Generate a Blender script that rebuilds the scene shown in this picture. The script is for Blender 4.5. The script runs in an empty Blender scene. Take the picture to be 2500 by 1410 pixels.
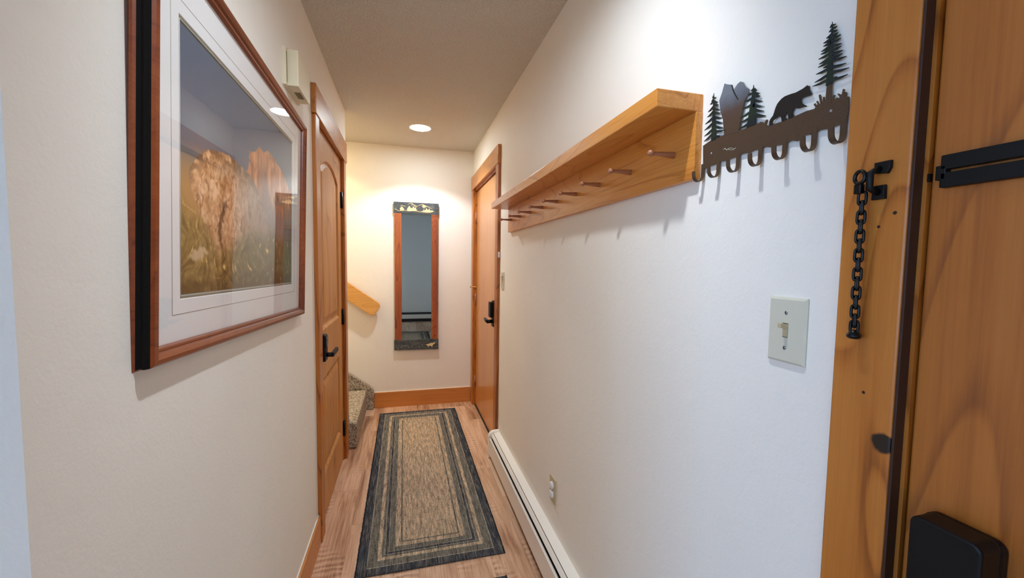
import bpy, bmesh, math, random
from mathutils import Vector, Matrix, noise
random.seed(7)

# ------------------------------------------------------------------ camera, world, lights, exposure
S = bpy.context.scene
COL = S.collection
XL, XR, YB, H, HC = -0.4147, 0.6370, 3.9476, 2.44, 1.3742      # left wall, right wall, back wall, ceiling, lens height

def make_camera():
    cd = bpy.data.cameras.new('camera'); cam = bpy.data.objects.new('camera', cd); COL.objects.link(cam)
    cd.sensor_fit = 'HORIZONTAL'; cd.sensor_width = 36.0; cd.lens = 989.14 / 2500 * 36.0
    cd.clip_start = 0.02
    yaw, pitch, roll = 0.256929, 0.062464, 0.013764
    fwd = Vector((math.sin(yaw) * math.cos(pitch), math.cos(yaw) * math.cos(pitch), -math.sin(pitch)))
    right = Vector((math.cos(yaw), -math.sin(yaw), 0)); up = right.cross(fwd)
    r = right * math.cos(roll) + up * math.sin(roll); u = up * math.cos(roll) - right * math.sin(roll)
    m = Matrix((r, u, -fwd)).transposed().to_4x4(); m.translation = (0, 0, HC)
    cam.matrix_world = m
    S.camera = cam
make_camera()

w = bpy.data.worlds.new('sky'); S.world = w; w.use_nodes = True
bg = w.node_tree.nodes['Background']; bg.inputs['Color'].default_value = (0.62, 0.78, 1.0, 1); bg.inputs['Strength'].default_value = 0.6

def lamp(name, kind, loc, power, color, **kw):
    d = bpy.data.lights.new(name, kind); d.energy = power; d.color = color
    for k, v in kw.items(): setattr(d, k, v)
    o = bpy.data.objects.new(name, d); COL.objects.link(o); o.location = loc
    return o
CAN = [(0.115, 3.375), (0.165, 0.63), (-0.82, 3.56)]           # the three recessed cans
COOL, WARM = (0.90, 1.0, 1.12), (1.0, 0.84, 0.46)
for (x, y), c, p, cone, bl, tilt in zip(CAN, (COOL, COOL, WARM), (15, 16, 6), (124, 112, 128), (0.3, 0.65, 0.3), (0, 34, 0)):
    # the near can is a swivel lamp aimed down the hall
    o = lamp('can_light', 'SPOT', (x, y, H - 0.012), p, c, spot_size=math.radians(cone), spot_blend=bl, shadow_soft_size=0.022)
    o.rotation_euler = (math.radians(tilt), 0, 0)
# daylight of the big window in the room the hall opens to (the window itself is built below, at x = -3.2)
lamp('stair_fill', 'POINT', (-1.9, 3.55, 4.2), 26, (1.0, 0.86, 0.58), shadow_soft_size=0.12)     # unseen warm fill light added up the stairs
day = lamp('window_daylight', 'AREA', (-3.22, -0.62, 1.45), 24, (0.22, 0.50, 1.0), shape='RECTANGLE', size=1.7, size_y=1.5)
day.rotation_euler = (0, -math.pi / 2, 0)

S.view_settings.view_transform = 'Standard'; S.view_settings.look = 'None'
S.view_settings.exposure = 1.30; S.view_settings.gamma = 1.0; S.view_settings.use_curve_mapping = False
S.cycles.use_denoising = True
S.cycles.max_bounces = 9; S.cycles.diffuse_bounces = 7
S.cycles.sample_clamp_indirect = 6.0
S.cycles.use_adaptive_sampling = True; S.cycles.adaptive_threshold = 0.05

# ------------------------------------------------------------------ material helpers
def srgb(r, g, b):
    f = lambda c: ((c / 255 + 0.055) / 1.055) ** 2.4 if c > 10 else c / 255 / 12.92
    return (f(r), f(g), f(b), 1)

class NT:
    def __init__(s, name):
        s.m = bpy.data.materials.new(name); s.m.use_nodes = True; s.t = s.m.node_tree
        s.b = s.t.nodes['Principled BSDF']
    def n(s, typ, **kw):
        nd = s.t.nodes.new('ShaderNode' + typ)
        for k, v in kw.items():
            if k in nd.inputs: nd.inputs[k].default_value = v
            else: setattr(nd, k, v)
        return nd
    def l(s, a, b): s.t.links.new(a, b)
    def coord(s, scale=(1, 1, 1), rot=(0, 0, 0), loc=(0, 0, 0), kind='Object'):
        tc = s.n('TexCoord'); mp = s.n('Mapping')
        mp.inputs['Scale'].default_value = scale; mp.inputs['Rotation'].default_value = rot; mp.inputs['Location'].default_value = loc
        s.l(tc.outputs[kind], mp.inputs['Vector']); return mp.outputs[0]
    def noise(s, vec, scale, detail=4, rough=0.5, dist=0.0):
        nd = s.n('TexNoise'); nd.inputs['Scale'].default_value = scale; nd.inputs['Detail'].default_value = detail
        nd.inputs['Roughness'].default_value = rough; nd.inputs['Distortion'].default_value = dist
        s.l(vec, nd.inputs['Vector']); return nd.outputs['Fac']
    def ramp(s, fac, stops, interp='LINEAR'):
        nd = s.n('ValToRGB'); cr = nd.color_ramp; cr.interpolation = interp
        while len(cr.elements) > 1: cr.elements.remove(cr.elements[-1])
        cr.elements[0].position = stops[0][0]; cr.elements[0].color = stops[0][1]
        for p, c in stops[1:]:
            e = cr.elements.new(p); e.color = c
        s.l(fac, nd.inputs['Fac']); return nd.outputs['Color']
    def math(s, op, a, b=None, c=None):
        nd = s.n('Math', operation=op)
        for i, v in enumerate((a, b, c)):
            if v is None: continue
            if isinstance(v, (int, float)): nd.inputs[i].default_value = v
            else: s.l(v, nd.inputs[i])
        return nd.outputs[0]
    def mix(s, fac, a, b, mode='MIX'):
        nd = s.n('Mix', data_type='RGBA', blend_type=mode)
        for i, v in ((0, fac), (6, a), (7, b)):
            if isinstance(v, (int, float)): nd.inputs[i].default_value = v
            elif isinstance(v, tuple): nd.inputs[i].default_value = v
            else: s.l(v, nd.inputs[i])
        return nd.outputs[2]
    def bump(s, h, strength=0.3, dist=0.01, normal=None):
        nd = s.n('Bump'); nd.inputs['Strength'].default_value = strength; nd.inputs['Distance'].default_value = dist
        s.l(h, nd.inputs['Height'])
        if normal: s.l(normal, nd.inputs['Normal'])
        s.l(nd.outputs[0], s.b.inputs['Normal']); return nd.outputs[0]
    def set(s, **kw):
        names = dict(color='Base Color', rough='Roughness', metal='Metallic', spec='Specular IOR Level', coat='Coat Weight', coat_rough='Coat Roughness', emit='Emission Color', emit_s='Emission Strength')
        for k, v in kw.items():
            i = s.b.inputs[names[k]]
            if hasattr(v, 'is_linked') or hasattr(v, 'links'): s.l(v, i)
            else: i.default_value = v
        return s

def plain(name, rgb, rough=0.5, **kw):
    t = NT(name); t.set(color=srgb(*rgb), rough=rough, **kw); return t.m

def painted_wall(name, rgb, scale=140, strength=0.22):
    t = NT(name); v = t.coord()
    a = t.noise(v, scale, 3, 0.6); b = t.noise(v, 22, 3, 0.6, 0.6)
    t.set(color=t.ramp(t.noise(v, 2.2, 2), [(0.3, srgb(*rgb)), (0.7, srgb(*[min(255, c + 3) for c in rgb]))]), rough=0.62, spec=0.3)
    h = t.math('ADD', t.math('MULTIPLY', a, 0.6), t.math('MULTIPLY', b, 1.3))
    t.bump(h, strength, 0.004); return t.m

def popcorn(name, rgb):
    t = NT(name); v = t.coord()
    vo = t.n('TexVoronoi', feature='F1'); vo.inputs['Scale'].default_value = 130; t.l(v, vo.inputs['Vector'])
    a = t.noise(v, 150, 5, 0.7)
    h = t.math('SUBTRACT', t.math('MULTIPLY', a, 1.6), vo.outputs['Distance'])
    t.set(color=t.ramp(a, [(0.32, srgb(*[c - 26 for c in rgb])), (0.5, srgb(*rgb)), (0.7, srgb(*[min(255, c + 8) for c in rgb]))]), rough=0.9, spec=0.1)
    t.bump(h, 0.9, 0.008); return t.m

def wood(name, dark, mid, light, axis='z', scale=1.0, rough=0.35, coat=0.25, figure=0.6, pore=0.5, knots=(), seed=0.0, rings=17.0, wide=1.0):
    """stained board: slow tone drift, cathedral growth lines (contours of a drawn-out noise) and fine pores"""
    t = NT(name)
    st = {'x': (0.16, 1, 1), 'y': (1, 0.16, 1), 'z': (1, 1, 0.16)}[axis]
    v = t.coord(tuple(c * scale for c in st), loc=(seed, seed * 1.7, seed * 0.6))
    low = t.noise(v, 4.2 * wide, 1, 0.4, 0.35)
    fr = t.math('FRACT', t.math('MULTIPLY', low, rings))
    line = t.ramp(fr, [(0.0, (0.05, 0.05, 0.05, 1)), (0.78, (0.16, 0.16, 0.16, 1)), (0.95, (1, 1, 1, 1)), (1.0, (0.05, 0.05, 0.05, 1))])
    st2 = {'x': (0.025, 1, 1), 'y': (1, 0.025, 1), 'z': (1, 1, 0.025)}[axis]
    v2 = t.coord(tuple(c * scale for c in st2), loc=(seed, 0, seed))
    fine = t.noise(v2, 260, 4, 0.65)
    med = t.noise(v2, 45, 3, 0.6)
    drift = t.noise(t.coord(tuple(c * scale for c in st), loc=(3.1, 1.2, seed)), 2.2, 2, 0.5)
    f = t.math('ADD', 0.5, t.math('MULTIPLY', t.math('SUBTRACT', drift, 0.5), 0.9))
    f = t.math('ADD', f, t.math('MULTIPLY', t.math('SUBTRACT', med, 0.5), 0.55))
    f = t.math('ADD', f, t.math('MULTIPLY', t.math('SUBTRACT', fine, 0.5), 0.8 * pore))
    f = t.math('SUBTRACT', f, t.math('MULTIPLY', line, 0.30 * figure))
    col = t.ramp(f, [(0.10, srgb(*dark)), (0.45, srgb(*mid)), (0.85, srgb(*light))])
    if knots:
        tc = t.coord()
        for (kx, ky, kz, kr) in knots:
            d = t.n('VectorMath', operation='DISTANCE'); t.l(tc, d.inputs[0]); d.inputs[1].default_value = (kx, ky, kz)
            dd = t.math('ADD', d.outputs['Value'], t.math('MULTIPLY', t.math('SUBTRACT', t.noise(tc, 90, 2), 0.5), kr * 0.5))
            k = t.ramp(t.math('DIVIDE', dd, kr), [(0.0, (1, 1, 1, 1)), (0.75, (1, 1, 1, 1)), (1.0, (0, 0, 0, 1))])
            col = t.mix(k, col, srgb(*[c * 0.18 for c in dark]))
    t.set(color=col, rough=rough, coat=coat, coat_rough=0.25)
    t.bump(t.math('ADD', fine, med), 0.05, 0.002)
    return t.m

def metal(name, rgb, rough=0.35, metallic=0.6):
    t = NT(name); t.set(color=srgb(*rgb), rough=rough, metal=metallic); return t.m

# ------------------------------------------------------------------ mesh helpers
class MB:
    """collects shapes (world or local coordinates); build() links them as one mesh object"""
    def __init__(s): s.bm = bmesh.new()
    def _take(s, tmp, M=None):
        if M is not None: bmesh.ops.transform(tmp, matrix=M, verts=tmp.verts)
        me = bpy.data.meshes.new('tmp'); tmp.to_mesh(me); tmp.free(); s.bm.from_mesh(me); bpy.data.meshes.remove(me); return s
    def box(s, x0, x1, y0, y1, z0, z1, bev=0.0, seg=2, M=None):
        t = bmesh.new(); bmesh.ops.create_cube(t, size=1)
        for v in t.verts: v.co = Vector(((x0 + x1) / 2 + v.co.x * (x1 - x0), (y0 + y1) / 2 + v.co.y * (y1 - y0), (z0 + z1) / 2 + v.co.z * (z1 - z0)))
        if bev > 0: bmesh.ops.bevel(t, geom=t.edges[:], offset=bev, segments=seg, profile=0.6, affect='EDGES', clamp_overlap=True)
        return s._take(t, M)
    def prism(s, pts, off, bev=0.0, M=None):
        """closed outline pts (3-D, planar) swept by the vector off"""
        t = bmesh.new(); off = Vector(off)
        a = [t.verts.new(p) for p in pts]; b = [t.verts.new(Vector(p) + off) for p in pts]
        n = len(pts)
        fs = [t.faces.new(a), t.faces.new(b[::-1])]
        for i in range(n): t.faces.new((a[i], b[i], b[(i + 1) % n], a[(i + 1) % n]))
        bmesh.ops.recalc_face_normals(t, faces=t.faces[:])
        if bev > 0:
            es = [e for f in fs for e in f.edges]
            bmesh.ops.bevel(t, geom=list(set(es)), offset=bev, segments=2, profile=0.6, affect='EDGES', clamp_overlap=True)
        bmesh.ops.triangulate(t, faces=[f for f in t.faces if len(f.verts) > 4])
        return s._take(t, M)
    def lathe(s, prof, M=None, seg=24, smooth=True):
        """prof: (radius, height) pairs round local z"""
        t = bmesh.new(); rings = []
        for r, h in prof:
            if r < 1e-6: rings.append([t.verts.new((0, 0, h))])
            else: rings.append([t.verts.new((r * math.cos(2 * math.pi * i / seg), r * math.sin(2 * math.pi * i / seg), h)) for i in range(seg)])
        for p, q in zip(rings, rings[1:]):
            for i in range(seg):
                j = (i + 1) % seg
                if len(p) == 1 and len(q) == 1: continue
                if len(p) == 1: t.faces.new((p[0], q[j], q[i]))
                elif len(q) == 1: t.faces.new((p[i], p[j], q[0]))
                else: t.faces.new((p[i], p[j], q[j], q[i]))
        bmesh.ops.recalc_face_normals(t, faces=t.faces[:])
        for f in t.faces: f.smooth = smooth
        return s._take(t, M)
    def tube(s, pts, r, seg=8, closed=False, M=None):
        t = bmesh.new(); pts = [Vector(p) for p in pts]; n = len(pts); rings = []
        up = None
        for i, p in enumerate(pts):
            if closed: d = (pts[(i + 1) % n] - pts[i - 1]).normalized()
            else: d = (pts[min(i + 1, n - 1)] - pts[max(i - 1, 0)]).normalized()
            if up is None: up = d.orthogonal().normalized()
            up = (up - d * up.dot(d)).normalized(); sd = d.cross(up)
            rr = r[i] if isinstance(r, (list, tuple)) else r
            rings.append([t.verts.new(p + (up * math.cos(2 * math.pi * k / seg) + sd * math.sin(2 * math.pi * k / seg)) * rr) for k in range(seg)])
        for i in range(n if closed else n - 1):
            a, b = rings[i], rings[(i + 1) % n]
            for k in range(seg): t.faces.new((a[k], a[(k + 1) % seg], b[(k + 1) % seg], b[k]))
        if not closed: t.faces.new(rings[0]); t.faces.new(rings[-1][::-1])
        bmesh.ops.recalc_face_normals(t, faces=t.faces[:])
        for f in t.faces: f.smooth = True
        return s._take(t, M)
    def strip(s, path, across, thick, M=None):
        """flat bent strip: path of points, swept sideways by the vector across, with thickness"""
        path = [Vector(p) for p in path]; ac = Vector(across); t = bmesh.new(); n = len(path); R = []
        for i, p in enumerate(path):
            d = (path[min(i + 1, n - 1)] - path[max(i - 1, 0)]).normalized(); nn = d.cross(ac.normalized()) * thick / 2
            R.append([t.verts.new(p - ac / 2 - nn), t.verts.new(p + ac / 2 - nn), t.verts.new(p + ac / 2 + nn), t.verts.new(p - ac / 2 + nn)])
        for a, b in zip(R, R[1:]):
            for k in range(4): t.faces.new((a[k], a[(k + 1) % 4], b[(k + 1) % 4], b[k]))
        t.faces.new(R[0]); t.faces.new(R[-1][::-1]); bmesh.ops.recalc_face_normals(t, faces=t.faces[:])
        return s._take(t, M)
    def build(s, name, mat, parent=None, origin=None, smooth=None):
        """origin: where the object's own origin goes, in the coordinates the shapes were given in"""
        me = bpy.data.meshes.new(name)
        base = Vector(origin) if origin is not None else (Vector(parent['at']) if parent is not None and 'at' in parent else Vector((0, 0, 0)))
        pa = Vector(parent['at']) if parent is not None and 'at' in parent else Vector((0, 0, 0))
        bmesh.ops.translate(s.bm, vec=-base, verts=s.bm.verts)
        if smooth: 
            for f in s.bm.faces: f.smooth = True
        s.bm.to_mesh(me); s.bm.free()
        o = bpy.data.objects.new(name, me); COL.objects.link(o)
        for m in (mat if isinstance(mat, (list, tuple)) else [mat]): me.materials.append(m)
        if parent is not None: o.parent = parent
        o.location = base - pa
        o['at'] = tuple(base)
        return o

def tag(o, label, cat, group=None, kind=None):
    o['label'] = label; o['category'] = cat
    if group: o['group'] = group
    if kind: o['kind'] = kind
    return o
def thing(name, loc, label, cat, group=None, kind=None):
    o = bpy.data.objects.new(name, None); COL.objects.link(o); o.location = loc; o['at'] = tuple(loc); o.empty_display_size = 0.05
    return tag(o, label, cat, group, kind)
def rotX(a): return Matrix.Rotation(a, 4, 'X')
def rotY(a): return Matrix.Rotation(a, 4, 'Y')
def rotZ(a): return Matrix.Rotation(a, 4, 'Z')
def T(x, y, z): return Matrix.Translation((x, y, z))
RACK_BASE = [(0.7717, 1.6376), (0.7607, 1.6403), (0.7464, 1.6432), (0.7323, 1.6428), (0.7143, 1.6433), (0.6949, 1.644), (0.672, 1.6402), (0.6582, 1.639), (0.6488, 1.6414), (0.6413, 1.642), (0.6397, 1.6452), (0.6372, 1.6404), (0.6331, 1.6426), (0.6305, 1.6385), (0.6231, 1.6405), (0.6186, 1.6391), (0.6157, 1.6338), (0.6133, 1.6373), (0.6101, 1.6406), (0.6078, 1.6391), (0.6085, 1.6343), (0.61, 1.6308), (0.6047, 1.6267), (0.5948, 1.6272), (0.5782, 1.6263), (0.5572, 1.6269), (0.5436, 1.6279), (0.534, 1.6285), (0.521, 1.6272), (0.5186, 1.6288), (0.5221, 1.6346), (0.5199, 1.6358), (0.5173, 1.6316), (0.5153, 1.6322), (0.518, 1.6375), (0.516, 1.638), (0.5132, 1.6325), (0.511, 1.6316), (0.5145, 1.6458), (0.5127, 1.6467), (0.5106, 1.6432), (0.5091, 1.631), (0.5076, 1.6325), (0.5073, 1.6404), (0.5054, 1.6402), (0.5048, 1.6346), (0.503, 1.6324), (0.5017, 1.6419), (0.4949, 1.6393), (0.494, 1.6343), (0.4921, 1.634), (0.4911, 1.6375), (0.4887, 1.6364), (0.49, 1.6322), (0.4877, 1.6282), (0.4864, 1.6322), (0.4834, 1.6299), (0.4812, 1.6301), (0.4853, 1.6366), (0.4833, 1.6365), (0.4798, 1.6334), (0.4786, 1.634), (0.4775, 1.6411), (0.4753, 1.6397), (0.4753, 1.6327), (0.4737, 1.6351), (0.4716, 1.6338), (0.4728, 1.6285), (0.4704, 1.6273), (0.4684, 1.6265), (0.468, 1.6068), (0.469, 1.5889), (0.4754, 1.5908), (0.4809, 1.5893), (0.4901, 1.5886), (0.4987, 1.5892), (0.5086, 1.5907), (0.5142, 1.5897), (0.522, 1.5907), (0.5244, 1.5886), (0.5352, 1.5899), (0.541, 1.5856), (0.5483, 1.5847), (0.5548, 1.5876), (0.5613, 1.5883), (0.5657, 1.5867), (0.5738, 1.5877), (0.5825, 1.5871), (0.5896, 1.5885), (0.5937, 1.5865), (0.6024, 1.5895), (0.6099, 1.5921), (0.6159, 1.5921), (0.6062, 1.5912), (0.6157, 1.5916), (0.6237, 1.5915), (0.6364, 1.5919), (0.6456, 1.5897), (0.6553, 1.5922), (0.6661, 1.5926), (0.674, 1.5902), (0.6895, 1.5905), (0.7, 1.589), (0.7178, 1.5911), (0.7256, 1.5892), (0.7371, 1.5885), (0.7527, 1.5886), (0.7574, 1.5862), (0.7687, 1.5883)]
RACK_MOUNTAIN = [(0.724, 1.6932), (0.7289, 1.718), (0.7219, 1.7317), (0.7162, 1.7473), (0.7084, 1.7424), (0.6963, 1.7367), (0.6926, 1.7265), (0.6885, 1.7264), (0.6817, 1.7323), (0.6748, 1.734), (0.6676, 1.7295), (0.6611, 1.7185), (0.6521, 1.7103), (0.6526, 1.7045), (0.6616, 1.6943), (0.6655, 1.679), (0.6693, 1.6602), (0.6719, 1.6378), (0.7109, 1.6415), (0.7163, 1.6758)]
RACK_CRACK = [(0.6972, 1.7367), (0.6948, 1.7358), (0.6911, 1.7251), (0.6846, 1.7132), (0.6774, 1.7015), (0.6777, 1.7004), (0.6794, 1.7017), (0.6866, 1.7129), (0.6929, 1.7243)]
RACK_BEAR = [(0.6037, 1.634), (0.6012, 1.6386), (0.5964, 1.6425), (0.594, 1.6489), (0.5922, 1.6543), (0.5891, 1.6597), (0.5858, 1.6627), (0.5806, 1.666), (0.574, 1.6676), (0.5636, 1.667), (0.5546, 1.6658), (0.5478, 1.6665), (0.5424, 1.6671), (0.5382, 1.6682), (0.5347, 1.6696), (0.5334, 1.6676), (0.5311, 1.6673), (0.5303, 1.6651), (0.5301, 1.6617), (0.5281, 1.6565), (0.5259, 1.6529), (0.5283, 1.6511), (0.533, 1.6516), (0.539, 1.6525), (0.5432, 1.6519), (0.5447, 1.6496), (0.5421, 1.6436), (0.5383, 1.64), (0.5345, 1.6375), (0.5338, 1.635), (0.5368, 1.6361), (0.5417, 1.6373), (0.5466, 1.6374), (0.5517, 1.6392), (0.5556, 1.6412), (0.5579, 1.6374), (0.5589, 1.6332), (0.5567, 1.629), (0.5559, 1.6262), (0.5656, 1.6262), (0.5659, 1.6309), (0.5675, 1.6361), (0.5683, 1.6393), (0.5708, 1.6367), (0.5732, 1.6334), (0.5724, 1.6308), (0.569, 1.6285), (0.5695, 1.6263), (0.5781, 1.6257), (0.5792, 1.6319), (0.5822, 1.6377), (0.5883, 1.6362), (0.5952, 1.6342), (0.5972, 1.6319), (0.5962, 1.6277), (0.599, 1.6266), (0.603, 1.6267)]
T1_TRUNK = [(0.7452, 1.7395), (0.741, 1.6411)]
T1_BR = [[(0.7494, 1.7307), (0.7453, 1.7342)], [(0.7513, 1.7239), (0.7454, 1.7276)], [(0.7546, 1.7195), (0.7455, 1.7217)], [(0.7598, 1.7054), (0.7453, 1.7107)], [(0.7616, 1.6952), (0.7447, 1.7004)], [(0.7669, 1.682), (0.7444, 1.6886)], [(0.7687, 1.6695), (0.7437, 1.6774)], [(0.7684, 1.6567), (0.7434, 1.6646)], [(0.7685, 1.646), (0.7435, 1.6545)], [(0.7375, 1.7279), (0.7441, 1.7287)], [(0.7334, 1.7172), (0.7431, 1.7208)], [(0.7291, 1.7102), (0.7422, 1.7138)], [(0.7278, 1.6995), (0.7413, 1.7059)], [(0.7235, 1.6914), (0.7403, 1.6972)], [(0.7191, 1.6793), (0.7397, 1.6878)], [(0.7167, 1.6686), (0.7386, 1.6782)], [(0.7147, 1.6582), (0.7375, 1.6678)], [(0.7078, 1.652), (0.7364, 1.6574)], [(0.721, 1.6445), (0.7358, 1.6472)]]
T2_TRUNK = [(0.6421, 1.714), (0.643, 1.6395)]
T2_BR = [[(0.634, 1.7009), (0.6406, 1.7057)], [(0.6272, 1.6931), (0.6408, 1.6991)], [(0.6257, 1.6878), (0.6404, 1.6938)], [(0.6209, 1.6764), (0.6403, 1.6856)], [(0.6209, 1.6671), (0.6405, 1.6768)], [(0.6168, 1.6577), (0.6404, 1.6685)], [(0.6119, 1.6477), (0.6402, 1.6603)], [(0.6145, 1.6475), (0.64, 1.6565)], [(0.6485, 1.7052), (0.6423, 1.7064)], [(0.6547, 1.7005), (0.6423, 1.6997)], [(0.6613, 1.6904), (0.6424, 1.6901)], [(0.6665, 1.679), (0.6421, 1.6781)], [(0.6704, 1.6629), (0.6421, 1.6661)], [(0.6713, 1.6539), (0.6422, 1.6557)], [(0.6736, 1.6427), (0.6424, 1.6468)]]
T3_TRUNK = [(0.4992, 1.7492), (0.4983, 1.6553), (0.4985, 1.6305)]
T3_BR = [[(0.5026, 1.7416), (0.4994, 1.745)], [(0.5037, 1.736), (0.4991, 1.7383)], [(0.5072, 1.7288), (0.499, 1.7302)], [(0.5114, 1.7232), (0.4992, 1.7246)], [(0.5111, 1.7187), (0.4991, 1.7194)], [(0.514, 1.7121), (0.499, 1.7142)], [(0.5144, 1.7081), (0.4991, 1.709)], [(0.5177, 1.7022), (0.4991, 1.7028)], [(0.5162, 1.694), (0.4989, 1.6966)], [(0.5176, 1.6898), (0.4988, 1.6918)], [(0.5092, 1.685), (0.4986, 1.6865)], [(0.5203, 1.6804), (0.4988, 1.6799)], [(0.5216, 1.6684), (0.4988, 1.6718)], [(0.5248, 1.6637), (0.4987, 1.6632)], [(0.4936, 1.743), (0.4984, 1.7435)], [(0.4915, 1.7387), (0.4982, 1.7387)], [(0.4906, 1.7326), (0.4979, 1.7339)], [(0.4894, 1.728), (0.4977, 1.7281)], [(0.4849, 1.7229), (0.4975, 1.7238)], [(0.4846, 1.7174), (0.4973, 1.7185)], [(0.483, 1.7092), (0.4972, 1.7128)], [(0.4835, 1.7054), (0.497, 1.7061)], [(0.4805, 1.6983), (0.4968, 1.7003)], [(0.4806, 1.6933), (0.4966, 1.6946)], [(0.4748, 1.6868), (0.4965, 1.6898)], [(0.4747, 1.6767), (0.4963, 1.6802)], [(0.4699, 1.6681), (0.496, 1.6725)], [(0.4712, 1.6591), (0.4958, 1.66)], [(0.4863, 1.6626), (0.4958, 1.6629)]]
RACK_HOLE = [(0.4939, 1.6144)]
RACK_HOLE2 = [(0.7458, 1.6144)]
RACK_SIG = [(0.7125, 1.6142), (0.676, 1.6061), (0.6779, 1.6051), (0.701, 1.6047)]
PLQ_LINES = [[(-0.0471, 1.885), (-0.0325, 1.8995), (-0.0181, 1.8938), (-0.0035, 1.8881)], [(0.0173, 1.9051), (0.0382, 1.9168), (0.0581, 1.9178), (0.0738, 1.9058), (0.0927, 1.8982), (0.1106, 1.8905)], [(0.1117, 1.8969), (0.1307, 1.9065), (0.1582, 1.9132), (0.1795, 1.9024), (0.2051, 1.8929), (0.2222, 1.8851), (0.2437, 1.8731)], [(0.1498, 1.901), (0.1604, 1.8843), (0.1731, 1.872)], [(0.0717, 1.9057), (0.0864, 1.8893), (0.1011, 1.8825)], [(-0.0966, 1.8614), (-0.0781, 1.8538), (-0.0596, 1.8441), (-0.0306, 1.8475), (-0.0016, 1.851), (0.0318, 1.8461), (0.0611, 1.8496), (0.1032, 1.8494), (0.1243, 1.8439), (0.1561, 1.8432), (0.1881, 1.8403), (0.2201, 1.8417), (0.2567, 1.8521)], [(-0.0242, 1.9179), (-0.0097, 1.9123), (0.0048, 1.9045)]]
PLQ_POLYS = [[(-0.0523, 1.8677), (-0.0326, 1.8888), (-0.0099, 1.8602), (-0.0223, 1.8522), (-0.0472, 1.851)], [(0.013, 1.8666), (0.034, 1.8974), (0.0454, 1.8788), (0.0611, 1.8731), (0.0685, 1.8948), (0.08, 1.8762), (0.0885, 1.8851), (0.1032, 1.8558), (0.0611, 1.8496), (0.0151, 1.8496)], [(0.1498, 1.8999), (0.1625, 1.9123), (0.188, 1.8942), (0.1859, 1.8898), (0.1667, 1.8846)], [(0.0581, 1.9178), (0.0675, 1.9097), (0.0528, 1.8983)], [(0.1817, 1.8681), (0.1902, 1.8835), (0.1987, 1.8667), (0.2073, 1.8649), (0.2137, 1.8825), (0.2244, 1.8614), (0.248, 1.8625), (0.2567, 1.8521), (0.2266, 1.842), (0.1817, 1.8443), (0.1413, 1.849), (0.1604, 1.8563), (0.1646, 1.8716), (0.1731, 1.8569)]]
PLQ_BOT = [[(0.1833, 0.5907), (0.2152, 0.5987), (0.233, 0.6053), (0.2508, 0.6047), (0.265, 0.6097), (0.2561, 0.6192), (0.2722, 0.6057), (0.2651, 0.595), (0.2508, 0.5864), (0.2472, 0.5755), (0.2401, 0.563), (0.2366, 0.5759), (0.2152, 0.5786), (0.2046, 0.5644), (0.2028, 0.579)], [(0.0606, 0.5899), (0.0815, 0.6036), (0.1095, 0.6081), (0.113, 0.6054), (0.0885, 0.5998), (0.0676, 0.5879)], [(-0.0362, 0.5846), (-0.0155, 0.5946), (0.0086, 0.5919), (0.0328, 0.5838), (0.012, 0.5774), (-0.0293, 0.5772)], [(0.0537, 0.6264), (0.0746, 0.6292), (0.0955, 0.6213), (0.0746, 0.6202)]]
PLQ_DOTS = [(-0.0705, 0.5608), (-0.0414, 0.5741), (0.0258, 0.5678), (0.0547, 0.5811), (0.1224, 0.5723), (0.1505, 0.5865)]
# ------------------------------------------------------------------ materials
M = {}
M['wall'] = painted_wall('cream_wall_paint', (245, 239, 228))
M['wall_room'] = painted_wall('grey_white_wall_paint', (236, 234, 228))
M['ceiling'] = popcorn('popcorn_ceiling', (250, 243, 230))
M['casing'] = wood('cherry_casing', (126, 64, 14), (184, 106, 34), (202, 128, 52), 'z', 1.0, 0.38, 0.2, figure=1.3, knots=[(0.619, 0.3860, 1.1403, 0.016), (0.619, 0.3909, 1.4474, 0.0028), (0.619, 0.4089, 1.4308, 0.0022), (0.619, 0.4134, 1.2014, 0.0025)])
M['casing_y'] = wood('cherry_head_casing', (138, 80, 22), (192, 122, 50), (210, 144, 70), 'y', 1.0, 0.38, 0.2)
M['alder'] = wood('knotty_alder_door', (142, 88, 36), (198, 138, 74), (216, 162, 98), 'z', 0.9, 0.5, 0.06, figure=0.8)
M['entry'] = wood('cherry_entry_door', (132, 68, 18), (182, 104, 34), (202, 128, 54), 'z', 0.8, 0.42, 0.12, figure=0.8, rings=18)
M['oak_door'] = wood('oak_veneer_door', (162, 98, 42), (196, 130, 66), (212, 150, 86), 'z', 1.3, 0.3, 0.35, figure=0.35, pore=1.0)
M['oak'] = wood('honey_oak_shelf', (144, 78, 20), (210, 132, 50), (228, 158, 76), 'y', 1.2, 0.36, 0.3, figure=0.9, pore=1.0, rings=20)
M['peg'] = wood('turned_peg_wood', (120, 70, 42), (164, 104, 70), (190, 130, 92), 'x', 3.0, 0.4, 0.2)
M['rail'] = wood('oak_handrail', (186, 120, 48), (220, 158, 76), (236, 182, 104), 'x', 1.3, 0.36, 0.3, figure=0.8, pore=0.9)
M['base_wood'] = wood('baseboard_wood', (160, 90, 34), (204, 128, 58), (222, 150, 80), 'y', 1.0, 0.38, 0.2)
M['base_wood_x'] = wood('back_baseboard_wood', (156, 88, 32), (204, 128, 58), (220, 148, 76), 'x', 1.0, 0.38, 0.2)
M['mahogany'] = wood('mahogany_frame', (80, 30, 10), (134, 62, 24), (162, 86, 40), 'x', 1.5, 0.36, 0.15, figure=0.5)
M['shaded_side'] = plain('shaded_frame_side', (7, 5, 5), 0.6, spec=0.2)  # shade on the frame's outer side, put in as near-black colour
M['redwood'] = wood('red_brown_stile', (110, 44, 14), (160, 82, 38), (190, 112, 58), 'z', 2.0, 0.4, 0.2, figure=1.2)
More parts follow.
